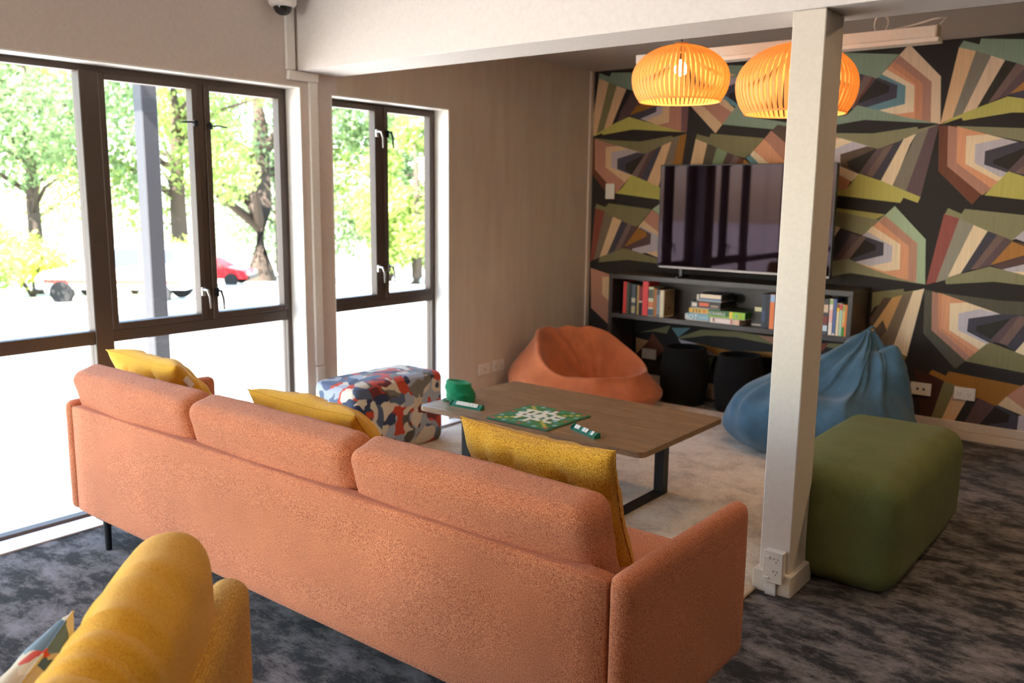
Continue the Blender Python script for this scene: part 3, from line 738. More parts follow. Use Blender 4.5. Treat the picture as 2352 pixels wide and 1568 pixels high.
def bush(x, y, r, h, leaf, seed, label, group=None):
    rnd = random.Random(seed); z = ground_z(x, y)
    t = thing('garden_bush', label, 'bush', (x, y, z), group=group)
    bm = bmesh.new()
    for k in range(5): a = k*1.3; tube(bm, [(0, 0, -.05), (math.cos(a)*r*.3, math.sin(a)*r*.3, h*.5), (math.cos(a)*r*.5, math.sin(a)*r*.5, h*.8)], [.05, .04, .015], 6)
    obj('stem', bm, BARK, t)
    vs, fs = leaves([((rnd.uniform(-.4, .4)*r, rnd.uniform(-.4, .4)*r, h*rnd.uniform(.3, .75)), (r*.6, r*.6, h*.32)) for _ in range(6)], 2600, .22, rnd)
    py_obj('foliage', vs, fs, leaf, t, kind='stuff')
for k, (x, y, r, h) in enumerate([(-31.8, 17.2, 2.6, 2.4), (-32.6, 18.9, 2.2, 2.2), (-33.0, 14.0, 2.4, 2.3), (-27.5, 10.0, 2.2, 2.6), (-24.5, 8.6, 1.8, 1.8)]):
    bush(x, y, r, h, LEAF[2] if k < 3 else LEAF[0], 60+k, ['lime-green bush right of the veranda post, behind the white wagon', 'lime-green bush left of the red car', 'lime-green bush in the left pane behind the white wagon', 'green bush left of the white wagon', 'small low green bush nearest the left frame edge'][k], 'garden bushes beyond the cars')

TYRE = plain('tyre_rubber', (26, 26, 28), .8); CARGL = plain('car_glass', (52, 62, 82), .1); CHROME = STEEL
def car(label, name, x, y, rot, L, Wd, Hh, paint, suv, stripe=None):
    t = thing(name, label, 'car', (x, y, ground_z(x, y)), rot)
    h = L/2
    if suv: prof = [(-h, .45), (-h, 1.0), (-h+.12, 1.1), (-h+.25, Hh-.08), (-h+.6, Hh), (h-1.9, Hh), (h-1.25, 1.12), (h-.25, .98), (h-.02, .8), (h, .42)]
    else: prof = [(-h, .4), (-h+.05, .9), (-h+.5, 1.0), (-h+1.1, Hh), (h-1.9, Hh), (h-1.1, .98), (h-.2, .82), (h, .6), (h, .38)]
    bm = bmesh.new(); a = []; b = []
    for (px, pz) in prof:
        inset = .14 if pz > 1.15 else 0
        a.append(bm.verts.new((px, -Wd/2+inset, pz))); b.append(bm.verts.new((px, Wd/2-inset, pz)))
    wells = []
    bm.faces.new(a); bm.faces.new(b[::-1])
    for i in range(len(a)): j = (i+1) % len(a); bm.faces.new((a[i], b[i], b[j], a[j]))
    body = obj('car_body', bm, paint, t)
    bv = body.modifiers.new('b', 'BEVEL'); bv.width = .06; bv.segments = 3
    zt, zb = Hh-.1, 1.06 if suv else .98
    for s in (-1, 1):
        yy = s*(Wd/2-.06)
        xs = [(-h+.35, -h+1.35), (-h+1.42, -h+2.35), (-h+2.42, h-1.55)] if suv else [(-h+1.0, -h+1.9), (-h+1.96, h-1.45)]
        for (x0, x1) in xs:
            k = .35 if (x1 > h-1.7) else 0
            vs = [(x0, yy+s*.065, zb), (x1, yy+s*.065, zb), (x1-k, yy-s*.07, zt), (x0+.05, yy-s*.07, zt)]
            vs += [(q[0], q[1]+s*.012, q[2]) for q in vs]
            py_obj('side_window', vs, [(0, 1, 2, 3), (4, 7, 6, 5), (0, 4, 5, 1), (1, 5, 6, 2), (2, 6, 7, 3), (3, 7, 4, 0)], CARGL, t)
        for wx in (-h+.85, h-.85):
            bm = bmesh.new(); cyl(bm, (wx, s*Wd/2-(.1 if s > 0 else .12), .34), .34, .22, 24, axis='Y')
            w = obj('wheel', bm, TYRE, t)
            bm = bmesh.new(); cyl(bm, (wx, s*(Wd/2+.105)-.01, .34), .2, .02, 16, axis='Y'); obj('hub_cap', bm, CHROME, w)
    wsx = h-1.6
    bm = B((h-.05, h+.03, -Wd/2+.1, -Wd/2+.4, .62, .78), bev=.02); obj('headlight', bm, WHITE, t)
    bm = B((h-.05, h+.03, Wd/2-.4, Wd/2-.1, .62, .78), bev=.02); obj('headlight', bm, WHITE, t)
    obj('bumper', B((h-.04, h+.08, -Wd/2+.05, Wd/2-.05, .35, .55), bev=.03), BLACKP, t)
    if stripe:
        obj('side_stripe', B((-h+.2, h-.3, -Wd/2-.012, -Wd/2+.01, .62, .74), (-h+.2, h-.3, Wd/2-.01, Wd/2+.012, .62, .74)), stripe, t)
ang = math.atan2(.62, .785)
car('white four-wheel-drive wagon with a red side stripe parked outside the large window', 'parked_car', -26.9, 14.2, ang+PI, 4.7, 1.85, 1.78, plain('white_car_paint', (232, 232, 236), .2), True, plain('red_stripe', (190, 60, 50), .3))
car('red hatchback car parked beneath the old dark tree', 'parked_car', -40.6, 26.3, ang, 4.1, 1.72, 1.42, plain('red_car_paint', (196, 34, 42), .25), False)

# ------------------------------------------------------------------ rug
bm = bmesh.new(); nx, ny = 90, 110; X0, X1, Y0, Y1 = -3.6, -1.185, 2.3, 5.43
g = {}
for i in range(nx+1):
    for j in range(ny+1):
        u, v = i/nx, j/ny; x = X0+(X1-X0)*u; y = Y0+(Y1-Y0)*v
        ex = min(u, 1-u)*(X1-X0); ey = min(v, 1-v)*(Y1-Y0); e = min(ex, ey)
        n = noise.noise(Vector((x*9, y*9, 0)))
        if i in (0, nx): x += .012*noise.noise(Vector((3, y*7, 0)))
        if j in (0, ny): y += .014*noise.noise(Vector((x*7, 5, 0)))
        z = .004+.014*min(1, e/.03)+.004*n*min(1, e/.05)+.003*noise.noise(Vector((x*40, y*40, 2)))
        g[i, j] = bm.verts.new((x, y, z))
for i in range(nx):
    for j in range(ny): bm.faces.new((g[i, j], g[i+1, j], g[i+1, j+1], g[i, j+1]))
rug = thing('area_rug', 'large pale beige shaggy rug under the coffee table', 'rug', (-2.4, 3.85, 0))
wpart('rug_pile', bm, RUG, rug, True)
bm = bmesh.new(); loop = [(X0, Y0), (X1, Y0), (X1, Y1), (X0, Y1), (X0, Y0)]; pts = []
for (a, b), (c, d) in zip(loop, loop[1:]):
    for k in range(30):
        x, y = a+(c-a)*k/30, b+(d-b)*k/30
        pts.append((x+.006*noise.noise(Vector((x*5, y*5, 1))), y+.006*noise.noise(Vector((x*5, y*5, 4))), .006))
tube(bm, pts+[pts[0]], .006, 6, False)
wpart('bound_edge', bm, plain('rug_binding', (186, 162, 130), .9), rug, True)

# ------------------------------------------------------------------ coral sofa
sofa = thing('sofa', 'long coral three-seat sofa seen from behind in front of the window', 'sofa', (-2.26, 1.95, 0))
def soft_part(name, x0, x1, y0, y1, z0, z1, r, mat, par, n=14, puff=(0, 0, 0), wr=0, seed=0, rot=None, ws=5):
    bm = softbox(x1-x0, y1-y0, z1-z0, r, n, puff, wr, ws, seed)
    c = Vector(((x0+x1)/2, (y0+y1)/2, (z0+z1)/2))-par.location
    o = obj(name, bm, mat, par, c, True)
    if rot: o.rotation_euler = rot
    return o
SX0, SX1, SY0, SY1 = -3.605, -.925, 1.615, 2.29
soft_part('sofa_back', SX0+.06, SX1-.06, SY0, SY0+.06, .14, .585, .013, CORAL, sofa, 22, (0, .004, .001), .0015)
soft_part('arm', SX1-.062, SX1, SY0-.004, SY1, .14, .602, .030, CORAL, sofa, 20, (.004, 0, .004), .002, 3)
soft_part('arm', SX0, SX0+.062, SY0-.004, SY1, .14, .602, .030, CORAL, sofa, 20, (.004, 0, .004), .002, 4)
soft_part('seat_base', SX0+.055, SX1-.055, SY0+.05, SY1-.015, .14, .3, .02, CORAL, sofa)
soft_part('seat_cushion', SX0+.064, SX1-.064, SY0+.065, SY1+.005, .29, .435, .035, CORAL, sofa, 18, (0, .01, .012), .004, 5)
edges = [-3.575, -2.735, -1.895, -1.05]
for k in range(3):
    a, b = edges[k]+.006, edges[k+1]-.006
    cu = soft_part('back_cushion', a, b, 1.660, 1.800, .415, .741, .045, CORAL, sofa, 24, (.010, .018, .004), .008, 11+k, rot=(math.radians(16), 0, 0), ws=6)
    # piping that runs round the rear edge of the cushion
    w2_, h2_ = (b-a)/2-.012, .161-.014; bm = bmesh.new(); pts = []
    for q in range(49):
        t_ = 2*PI*q/48; cx = math.copysign(abs(math.cos(t_))**.22, math.cos(t_))*w2_; cz = math.copysign(abs(math.sin(t_))**.3, math.sin(t_))*h2_
        pts.append((cx, -.0655, cz))
    tube(bm, pts, .0024, 6, False)
for x in (-3.385, -1.13):
    for y in (1.655, 2.2):
        bm = bmesh.new(); cyl(bm, (x, y, 0), .012, .15, 14, .016); box(bm, x-.03, x+.03, y-.03, y+.03, .136, .142)
        wpart('sofa_leg', bm, BLACKM, sofa, False)

def throw(label, mat, x, y, z, w, h, t, rz, tilt, seed, roll=0, folds=None, grp=None, name='throw_cushion', tagp=False, wr=.014):
    """z is the height of the cushion centre; tilt leans the top back"""
    o = thing(name, label, 'cushion', (x, y, z), group=grp)
    o.rotation_euler = (Matrix.Rotation(rz, 3, 'Z') @ Matrix.Rotation(tilt, 3, 'X') @ Matrix.Rotation(roll, 3, 'Y')).to_euler()
    obj('cushion_cover', pillow(w, h, t, 34, seed, wr, .13, folds), mat, o, smooth=True)
    obj('seam', pillow_seam(w, h, .13, 34, seed, wr), mat, o, smooth=True)
    if tagp: obj('fabric_tag', B((w*.47, w*.49, -.012, .012, h*.2, h*.32)), plain('tag_white', (232, 222, 214), .8), o)
    return o
F1 = [(.3, .25, -50, .03), (.1, .15, -65, .02), (-.2, .2, 70, .015), (.35, -.05, -20, .02)]
F2 = [(.32, .3, -40, .03), (.2, .1, -60, .02), (-.1, .25, -70, .015), (-.33, .2, 60, .02)]
F3 = [(-.25, .2, -70, .016), (-.05, .22, -60, .018), (.12, .1, -55, .02), (.28, .2, -50, .018), (-.1, -.1, -65, .014)]
throw('mustard cushion at the left end of the coral sofa, near the tall window', MUST2, -3.455, 2.0, .600, .50, .42, .19, .03, math.radians(40), 2, math.radians(2), F1, 'mustard cushions on the coral sofa', tagp=True)
throw('mustard cushion in the middle of the coral sofa, beside the patterned ottoman', MUST2, -2.43, 2.02, .568, .58, .42, .19, .0, math.radians(40), 4, math.radians(1), F2, 'mustard cushions on the coral sofa')
throw('crisply woven mustard cushion standing near the right arm of the coral sofa', MUST, -1.404, 1.965, .587, .53, .46, .16, .0, math.radians(21), 7, math.radians(0.5), F3, 'mustard cushions on the coral sofa')

# ------------------------------------------------------------------ mustard chair in the foreground, back run at 45 degrees
ch = thing('lounge_chair', 'mustard armless lounge chair in the near left corner', 'chair', (-1.3, .55, 0), 0)
# local frame: X runs along the back from its far end, Y points to the chair's front
ch.rotation_euler = (0, 0, math.radians(-45))
UO, NO = -1.86, -.345      # far end and outer face in (u, n)
ux, nx_ = Vector((.7071, -.7071, 0)), Vector((.7071, .7071, 0))
def chloc(u, n, z):        # chair frame position from (u, n)
    w = ux*u+nx_*n+Vector((0, 0, z)); d = w-Vector(ch.location)
    return Vector((d.dot(ux), d.dot(nx_), d.z))
def chpart(name, u0, u1, n0, n1, z0, z1, r, mat, cuts=18, puff=(0, 0, 0), wr=0, seed=0, ws=5):
    bm = softbox(u1-u0, abs(n1-n0), z1-z0, r, cuts, puff, wr, ws, seed)
    return obj(name, bm, mat, ch, chloc((u0+u1)/2, (n0+n1)/2, (z0+z1)/2), True)
chpart('chair_back', UO, UO+.80, NO, NO-.085, .14, .632, .0405, MUST, 20, (0, 0, .002), .002)
chpart('seat_base', UO+.03, UO+.77, NO-.08, NO-.62, .14, .30, .03, MUST)
chpart('seat_cushion', UO+.06, UO+.74, NO-.09, NO-.64, .29, .43, .045, MUST, 16, (0, 0, .015), .005, 3)
bcu = chpart('back_cushion', UO+.13, UO+.80, NO-.045, NO-.195, .40, .795, .072, MUST2, 34, (.02, .022, .01), .012, 9, 5)
# creases across the cushion
me = bcu.data
for v in me.vertices:
    c = v.co; rad = math.hypot(c.y, c.z+.12)
    for (xc_, a_, w_) in ((-.10, .025, .014), (-.02, .05, .013), (.02, .03, .010), (.085, .06, .014), (.15, .05, .012), (.21, .05, .014)):
        bend = xc_+.9*max(0, .18-c.z)*abs(c.y+.05)+.02*noise.noise(Vector((c.y*9, c.z*9, xc_*30)))
        k_ = 1-a_*math.exp(-((c.x-bend)/w_)**2)*max(0, min(1, (c.z+.05)*5))
        c.y *= k_; c.z = (c.z+.12)*k_-.12
for (u, n) in ((UO+.1, NO-.1), (UO+.7, NO-.1), (UO+.1, NO-.55), (UO+.7, NO-.55)):
    bm = bmesh.new(); cyl(bm, chloc(u, n, 0), .012, .145, 14, .016); obj('chair_leg', bm, BLACKM, ch)
pc = thing('throw_cushion', 'colourful patterned cushion leaning on the mustard chair in the near left corner', 'cushion', ux*-1.40+nx_*-.69+Vector((0, 0, .518)))
pc.rotation_euler = (Matrix.Rotation(math.radians(-45), 3, 'Z') @ Matrix.Rotation(math.radians(-22), 3, 'X') @ Matrix.Rotation(math.radians(4), 3, 'Y')).to_euler()
obj('cushion_cover', pillow(.46, .30, .13, 30, 31, .006), PATT2, pc, smooth=True); obj('seam', pillow_seam(.46, .30, .13, 30, 31, .006), PATT2, pc, smooth=True)

# ------------------------------------------------------------------ coffee table
ct = thing('coffee_table', 'low rectangular walnut coffee table with black steel frame legs', 'table', (-2.33, 3.42, 0))
TZ = .42
bm = bmesh.new(); poly = []; tx0, tx1, ty0, ty1, cr = -2.962, -1.7, 3.03, 3.795, .03
for cx, cy, a0 in ((tx1-cr, ty1-cr, 0), (tx0+cr, ty1-cr, 90), (tx0+cr, ty0+cr, 180), (tx1-cr, ty0+cr, 270)):
    for k in range(7): a = math.radians(a0+15*k); poly.append((cx+cr*math.cos(a), cy+cr*math.sin(a)))
prism(bm, poly, TZ-.024, TZ)
bmesh.ops.bevel(bm, geom=[e for e in bm.edges if abs(e.verts[0].co.z-e.verts[1].co.z) < 1e-5], offset=.002, segments=2, affect='EDGES')
wpart('tabletop', bm, WALNUT, ct)
for x in (-2.715, -1.96):
    bm = B((x-.006, x+.006, 3.1, 3.15, .02, TZ-.024), (x-.006, x+.006, 3.66, 3.71, .02, TZ-.024), (x-.006, x+.006, 3.15, 3.66, .02, .036), (x-.006, x+.006, 3.15, 3.66, TZ-.036, TZ-.024))
    for v in bm.verts: v.co.x = x+(v.co.x-x)*4.2
    wpart('table_leg_frame', bm, BLACKM, ct)

# things on the table
GRN = plain('board_green', (34, 104, 66), .55); RACKG = plain('rack_green_plastic', (12, 112, 82), .3); TILE = plain('ivory_tile', (232, 226, 204), .4)
gb = thing('game_board', 'square green word-game board lying open on the coffee table', 'game board', (-2.365, 3.222, TZ), 0)
# board corners measured on the table top
BC = [V(-2.531, 3.046, 0), V(-2.182, 3.046, 0), V(-2.187, 3.392, 0), V(-2.538, 3.398, 0)]
bx, by = .352, .350; gb.rotation_euler = (0, 0, math.radians(-.4))
obj('board_base', B((-bx/2, bx/2, -by/2, by/2, .0005, .006), bev=.001, seg=1), GRN, gb)
sq = {'g': plain('square_green', (70, 124, 62), .5), 'y': plain('square_yellow', (206, 180, 70), .5), 'r': plain('square_red', (186, 84, 70), .5),
      'b': plain('square_blue', (150, 186, 190), .5), 't': plain('square_teal', (70, 148, 140), .5), 'o': plain('square_orange', (214, 150, 70), .5)}
def sqc(i, j):
    a, b = min(i, 14-i), min(j, 14-j)
    if (a, b) in ((0, 0), (0, 7), (7, 0)): return 'r'
    if a == b: return {7: 'o', 5: 't', 6: 'b'}.get(a, 'y')
    if {a, b} in ({0, 3}, {2, 6}, {3, 7}, {6, 6}): return 'b'
    if {a, b} == {1, 5}: return 't'
    return 'g'
st = bx*.93/15
cnt = 0
proto = {}
for i in range(15):
    for j in range(15):
        c = sqc(i, j)
        x, y = (i-7)*st, (j-7)*st
        if c not in proto:
            o = obj('board_square', B((-st*.46, st*.46, -st*.46, st*.46, .0055, .0068)), sq[c], gb); proto[c] = o
        else: o = proto[c].copy(); link(o)
        o.location = (x, y, 0); o.parent = gb
TR = [(2, 7), (11, 7), (12, 7), (7, 8), (7, 9), (7, 10), (7, 6), (7, 3), (7, 2), (10, 5), (11, 9), (12, 9), (3, 10), (2, 10), (11, 4), (12, 4), (4, 4), (4, 3), (4, 5), (6, 11), (8, 12), (8, 11), (3, 7), (4, 7), (5, 7), (6, 7), (7, 7), (8, 7), (9, 7), (10, 7), (5, 8), (5, 9), (5, 10), (5, 6), (5, 5), (8, 6), (8, 5), (8, 8), (9, 4), (8, 4), (7, 4), (10, 8), (10, 9), (3, 8), (3, 9), (4, 10), (6, 10), (10, 6), (3, 6), (3, 5), (9, 10), (8, 10), (6, 5)]
tp = None
for k, (i, j) in enumerate(TR):
    if tp is None:
        tp = o = thing('letter_tile', 'ivory letter tile played on the green game board', 'tile', (0, 0, 0), group='letter tiles laid on the game board')
        part = obj('tile_body', B((-st*.44, st*.44, -st*.44, st*.44, 0, .0035), bev=.0006, seg=1), TILE, o)
    else:
        o = tp.copy(); link(o); c = part.copy(); link(c); c.parent = o
    a = math.radians(-.4); x, y = (i-7)*st, (j-7)*st
    o.location = (gb.location.x+x*math.cos(a)-y*math.sin(a), gb.location.y+x*math.sin(a)+y*math.cos(a), TZ+.0069)
def rack(label, x, y, rz, L, tiles, letters):
    t = thing('tile_rack', label, 'tile rack', (x, y, TZ), rz)
    bm = bmesh.new(); pr = [(-.014, 0), (.016, 0), (.014, .018), (.006, .022), (-.008, .007), (-.014, .008)]
    a = [bm.verts.new((-L/2, p, z)) for p, z in pr]; b = [bm.verts.new((L/2, p, z)) for p, z in pr]
    bm.faces.new(a); bm.faces.new(b[::-1])
    for i in range(len(a)): j = (i+1) % len(a); bm.faces.new((a[i], b[i], b[j], a[j]))
    obj('rack_body', bm, RACKG, t)
    for s in (-1, 1):
        bm = bmesh.new(); pr2 = [(-.016, 0), (.018, 0), (.016, .024), (.006, .027), (-.016, .012)]
        a = [bm.verts.new((s*L/2-.002, p, z)) for p, z in pr2]; b = [bm.verts.new((s*L/2+.002, p, z)) for p, z in pr2]
        bm.faces.new(a); bm.faces.new(b[::-1])
        for i in range(len(a)): j = (i+1) % len(a); bm.faces.new((a[i], b[i], b[j], a[j]))
        obj('rack_end', bm, RACKG, t)
    return t
tilt = math.atan2(.015, .014)
ORD = ['first', 'second', 'third', 'fourth', 'fifth', 'sixth', 'seventh']
def rack_tiles(t, xs, label, grp, letters=''):
    out = []
    for k, xx in enumerate(xs):
        w = t.matrix_basis @ Vector((xx, -.0025, .0175))
        o = thing('letter_tile', label, 'tile', w, group=grp)
        o['label'] = label % ORD[k]
        o.rotation_euler = (Matrix.Rotation(t.rotation_euler.z, 3, 'Z') @ Matrix.Rotation(tilt, 3, 'X')).to_euler()
        obj('tile_body', B((-.0088, .0088, -.0098, .0098, -.002, .002), bev=.0006, seg=1), TILE, o)
        if k < len(letters): text_obj('letter', letters[k], .013, BLACKP, o, (-.0045, -.0045, .002), (0, 0, 0), .0002)
r1 = rack('green tile rack holding a full row of tiles beside the green bag', -2.75, 3.148, math.radians(4), .185, 7, '')
rack_tiles(r1, [(-.052+.0186*k) for k in range(7)], 'ivory letter tile, %s from the left in the full green rack', 'tiles in the full green rack', 'ECASEAR')
r2 = rack('green tile rack with three spaced tiles near the front edge of the table', -2.045, 3.13, math.radians(-23), .185, 3, '')
rack_tiles(r2, [-.066, -.047, -.004, .016, .062], 'plain ivory tile, %s from the left in the sparse green rack', 'tiles in the sparse green rack')

# drawstring bag
bag = thing('tile_bag', 'small crumpled green cloth bag on the left end of the coffee table', 'bag', (-2.862, 3.238, TZ))
bm = bmesh.new(); NR, NS = 26, 40; rings = []
for i in range(NR+1):
    t_ = i/NR
    if t_ < .08: r = .064*t_/.08; z = .001
    else:
        q = (t_-.08)/.92; r = .066+.014*math.sin(q*PI*.9)-.02*q; z = .001+.1*q
        if q > .82: r += .006*math.sin((q-.82)/.18*PI)
    ring = []
    for k in range(NS):
        a = 2*PI*k/NS; f = 1+(.11*noise.noise(Vector((math.cos(a)*1.6, math.sin(a)*1.6, z*35)))+.06*noise.noise(Vector((math.cos(a)*4, math.sin(a)*4, z*90))))*min(1, t_*4)
        ring.append(bm.verts.new((r*f*math.cos(a)*1.12-z*.25, r*f*math.sin(a)*.95, z*(1+.07*math.cos(a+2)))))
    rings.append(ring)
for q in range(1, 7):
    s = 1-q/8; ring = []
    for v in rings[NR]: ring.append(bm.verts.new((v.co.x*s-.026*(1-s), v.co.y*s, v.co.z-.012*q*.8)))
    rings.append(ring)
for A, Bq in zip(rings, rings[1:]):
    for k in range(NS): bm.faces.new((A[k], A[(k+1) % NS], Bq[(k+1) % NS], Bq[k]))
bm.faces.new(rings[-1][::-1])
obj('bag_cloth', bm, BAGG, bag, smooth=True)
bm = bmesh.new(); tube(bm, [(-.055, -.03, .016), (-.082, -.045, .005), (-.07, -.062, .004), (-.04, -.058, .004)], .0035, 8); obj('drawstring', bm, BAGG, bag, smooth=True)

# ------------------------------------------------------------------ ottomans
po = thing('ottoman', 'colourful geometric patterned ottoman against the window pier', 'ottoman', (-3.6, 3.375, 0))
o_ = obj('ottoman_body', softbox(.355, .68, .42, .045, 22, (.012, .01, .02), .004, 5, 2, c=(0, 0, .222)), PATT, po, smooth=True)
bm = bmesh.new(); pts = []
def seam_ring(hx, hy, r, z, n=8):
    pts = []
    for cx, cy, a0 in ((hx-r, hy-r, 0), (-hx+r, hy-r, 90), (-hx+r, -hy+r, 180), (hx-r, -hy+r, 270)):
        for k in range(n): a = math.radians(a0+90*k/(n-1)); pts.append((cx+r*math.cos(a), cy+r*math.sin(a), z))
    return pts+[pts[0]]
tube(bm, seam_ring(.171, .333, .05, .418), .003, 6, False); obj('piping', bm, PATT, po, smooth=True)
go = thing('ottoman', 'moss green rectangular ottoman beside the white post', 'ottoman', (-1.005, 3.73, 0))
obj('ottoman_body', softbox(.52, 1.08, .435, .085, 26, (.012, .012, .022), .005, 4, 6, c=(0, 0, .2255)), GREENF, go, smooth=True)
bm = bmesh.new(); tube(bm, seam_ring(.249, .53, .09, .388), .0026, 6, False); obj('piping', bm, GREENF, go, smooth=True)

# ------------------------------------------------------------------ bean bags
RR, FFv = Vector((.785, .619, 0)), Vector((-.617, .787, 0))
def sstep(a, b, x): x = max(0, min(1, (x-a)/(b-a))); return x*x*(3-2*x)
cb = thing('bean_bag', 'large orange suede bean bag slumped in the corner behind the table', 'bean bag', (-3.26, 4.97, 0))
bm = bmesh.new(); NT_, NSs = 110, 70; rings = []
for i in range(NSs+1):
    s = i/NSs*2; ring = []
    for k in range(NT_):
        a = 2*PI*k/NT_; ca, sa = math.cos(a), math.sin(a); th = math.atan2(sa, ca)   # ca: image right, sa: away from camera
        back = sstep(-.75, .75, sa-.55*ca); rim = .285+.245*back
        rim += .015*math.exp(-((th-2.75)/.25)**2)+.012*math.exp(-((th-1.9)/.5)**2)
        Ra = .50*ca*ca+.40*sa*sa+.03
        inw = .10+.09*back
        if s <= 1:
            q = s
            r = Ra*(.80+.22*math.sin(min(1, q*1.9)*PI/2))-inw*sstep(.35, 1, q)
            z = rim*(q**.95)
            ox = oy = 0
        else:
            q = s-1
            r0 = Ra*1.02-inw
            r = r0*(1-q**1.15)
            drop = (1-back)*sstep(.0, .42, q)+back*sstep(.06, .95, q)
            z = rim+.018*math.sin(min(1, q*5)*PI)-(rim-.13)*drop
            ox, oy = .10*sstep(0, 1, q), .08*sstep(0, 1, q)
        inner = sstep(1.02, 1.3, s)*(1-sstep(1.55, 1.95, s))
        for th0, wd, am in ((2.35, .10, .05), (1.5, .05, .008), (1.05, .08, .007), (.6, .06, .008), (.1, .08, .012), (-.45, .16, .03)):
            g_ = math.exp(-((th-th0)/wd)**2); r -= am*g_*inner*.6; z -= am*g_*inner*.7
        n_ = noise.noise(Vector((ca*2.2, sa*2.2, s*1.7))); r += .022*n_*min(1, s*3)*(1 if s < 1.8 else (2-s)*5)
        z += .014*noise.noise(Vector((ca*3+9, sa*3, s*2.4)))*min(1, s*3)
        x_, y_ = r*ca+ox, r*sa+oy
        # pinched dart at the front right end of the lip
        c = RR*x_+FFv*y_
        ring.append(bm.verts.new((c.x, c.y, max(.02, z*.965))))
    rings.append(ring)
for A, Bq in zip(rings, rings[1:]):
    for k in range(NT_): bm.faces.new((A[k], A[(k+1) % NT_], Bq[(k+1) % NT_], Bq[k]))
bm.faces.new(rings[0][::-1])
bmesh.ops.remove_doubles(bm, verts=bm.verts[:], dist=.0008)
cbo = obj('bag_cover', bm, CORALBAG, cb, smooth=True)

bb = thing('bean_bag', 'blue denim bean bag with a gathered peak behind the white post', 'bean bag', (-1.64, 5.01, 0))
prof = [  # z, radius along image right, radius away, centre offset (right, away)
 (.02, .34, .30, 0, 0), (.03, .44, .36, 0, 0), (.08, .50, .41, -.01, 0), (.16, .535, .43, -.015, 0), (.25, .510, .42, -.028, .0), (.33, .46, .385, -.03, .02),
 (.40, .398, .33, .022, .05), (.455, .325, .26, .095, .08), (.505, .23, .20, .165, .11), (.555, .16, .145, .218, .14), (.60, .108, .10, .26, .165), (.64, .072, .065, .285, .18), (.675, .046, .042, .30, .19), (.70, .034, .03, .31, .195), (.712, .018, .016, .315, .2)]
bm = bmesh.new(); rings = []; NB = 130; NRg = 64
def cat(p, t):
    n = len(p)-1; x = t*n; i = min(int(x), n-1); f = x-i
    P0, P1, P2, P3 = p[max(i-1, 0)], p[i], p[i+1], p[min(i+2, n)]
    return [.5*((2*b)+(-a+c)*f+(2*a-5*b+4*c-d)*f*f+(-a+3*b-3*c+d)*f**3) for a, b, c, d in zip(P0, P1, P2, P3)]
for i in range(NRg+1):
    t_ = i/NRg; z, ra, rb, oa, ob = cat(prof, t_); ring = []
    for k in range(NB):
        a = 2*PI*k/NB; ca, sa = math.cos(a), math.sin(a)
        hi = sstep(.30, .75, t_)
        rdg = (1-abs(math.sin(a*3.5+.8+1.6*t_)))**1.6*.24+(1-abs(math.sin(a*5.5+2.1-2.2*t_)))**2*.13
        f = 1+rdg*hi*(1 if t_ < .93 else .3)-.16*hi+.05*noise.noise(Vector((ca*2.6, sa*2.6, z*7)))+.025*noise.noise(Vector((ca*6, sa*6, z*18)))*hi
        bell = sstep(.2, .42, t_)*(1-sstep(.8, .97, t_))
        add = (.060*(1-abs(math.sin(a*2.5+.35+1.1*t_)))**3+.035*(1-abs(math.sin(a*4.5+1.9-1.8*t_)))**3-.016)*bell
        x, y = (ra*f+add)*ca+oa, (rb*f+add)*sa+ob
        # pressed-in seat towards the front left, with a shoulder on the right
        d = math.exp(-(((x+.02)/.17)**2+((y+.13)/.16)**2))
        zz = z-.12*d*sstep(.25, .6, t_)+.012*noise.noise(Vector((ca*4+3, sa*4, t_*5)))*min(1, t_*6)
        sh = math.exp(-(((x-.40)/.12)**2+((y-.02)/.2)**2)); zz += .15*sh*sstep(.28, .45, t_)*(1-sstep(.55, .75, t_))
        c = RR*x+FFv*y; ring.append(bm.verts.new((c.x, c.y, max(zz*.95, .02))))
    rings.append(ring)
for A, Bq in zip(rings, rings[1:]):
    for k in range(NB): bm.faces.new((A[k], A[(k+1) % NB], Bq[(k+1) % NB], Bq[k]))
bm.faces.new(rings[0][::-1]); bm.faces.new(rings[-1])
obj('bag_cover', bm, BLUEBAG, bb, smooth=True)
tipw = RR*.315+FFv*.2
bm = bmesh.new()
lp = [(tipw.x+RR.x*dx, tipw.y+RR.y*dx, (.69+dz)*.95) for dx, dz in ((-.01, 0), (-.002, .03), (.018, .045), (.036, .04), (.04, .02), (.02, .0))]
tube(bm, lp, .008, 8)
obj('carry_loop', bm, BLUEBAG, bb, smooth=True)

# ------------------------------------------------------------------ dark woven stools under the shelf
WOV = fabric('black_woven_cord', (34, 30, 28), (20, 18, 18), (8, 8, 8), .009, .9, 3, .05)
def basket(label, x, y, h, r):
    t = thing('woven_stool', label, 'stool', (x, y, 0), group='black woven drum stools')
    bm = bmesh.new(); pf = [(r*.82, 0.0)]
    for k in range(1, 60):
        q = k/60; rr = r*(.84+.16*math.sin(q*PI)**.8); pf.append((rr+.0035*(k % 2), q*h))
    pf += [(r*.83, h), (r*.80, h+.004), (r*.76, h), (r*.74, h-.02), (r*.5, h-.035), (.01, h-.038)]
    lathe(bm, pf, 40); obj('woven_body', bm, WOV, t, smooth=True)
    bm = bmesh.new(); pts = [(r*.815*math.cos(2*PI*k/36), r*.815*math.sin(2*PI*k/36), h) for k in range(37)]; tube(bm, pts, .008, 6, False); obj('rim', bm, WOV, t, smooth=True)
basket('black woven drum stool nearer the orange bean bag', -2.81, 5.57, .395, .17)
basket('black woven drum stool nearer the blue bean bag', -2.41, 5.59, .385, .165)

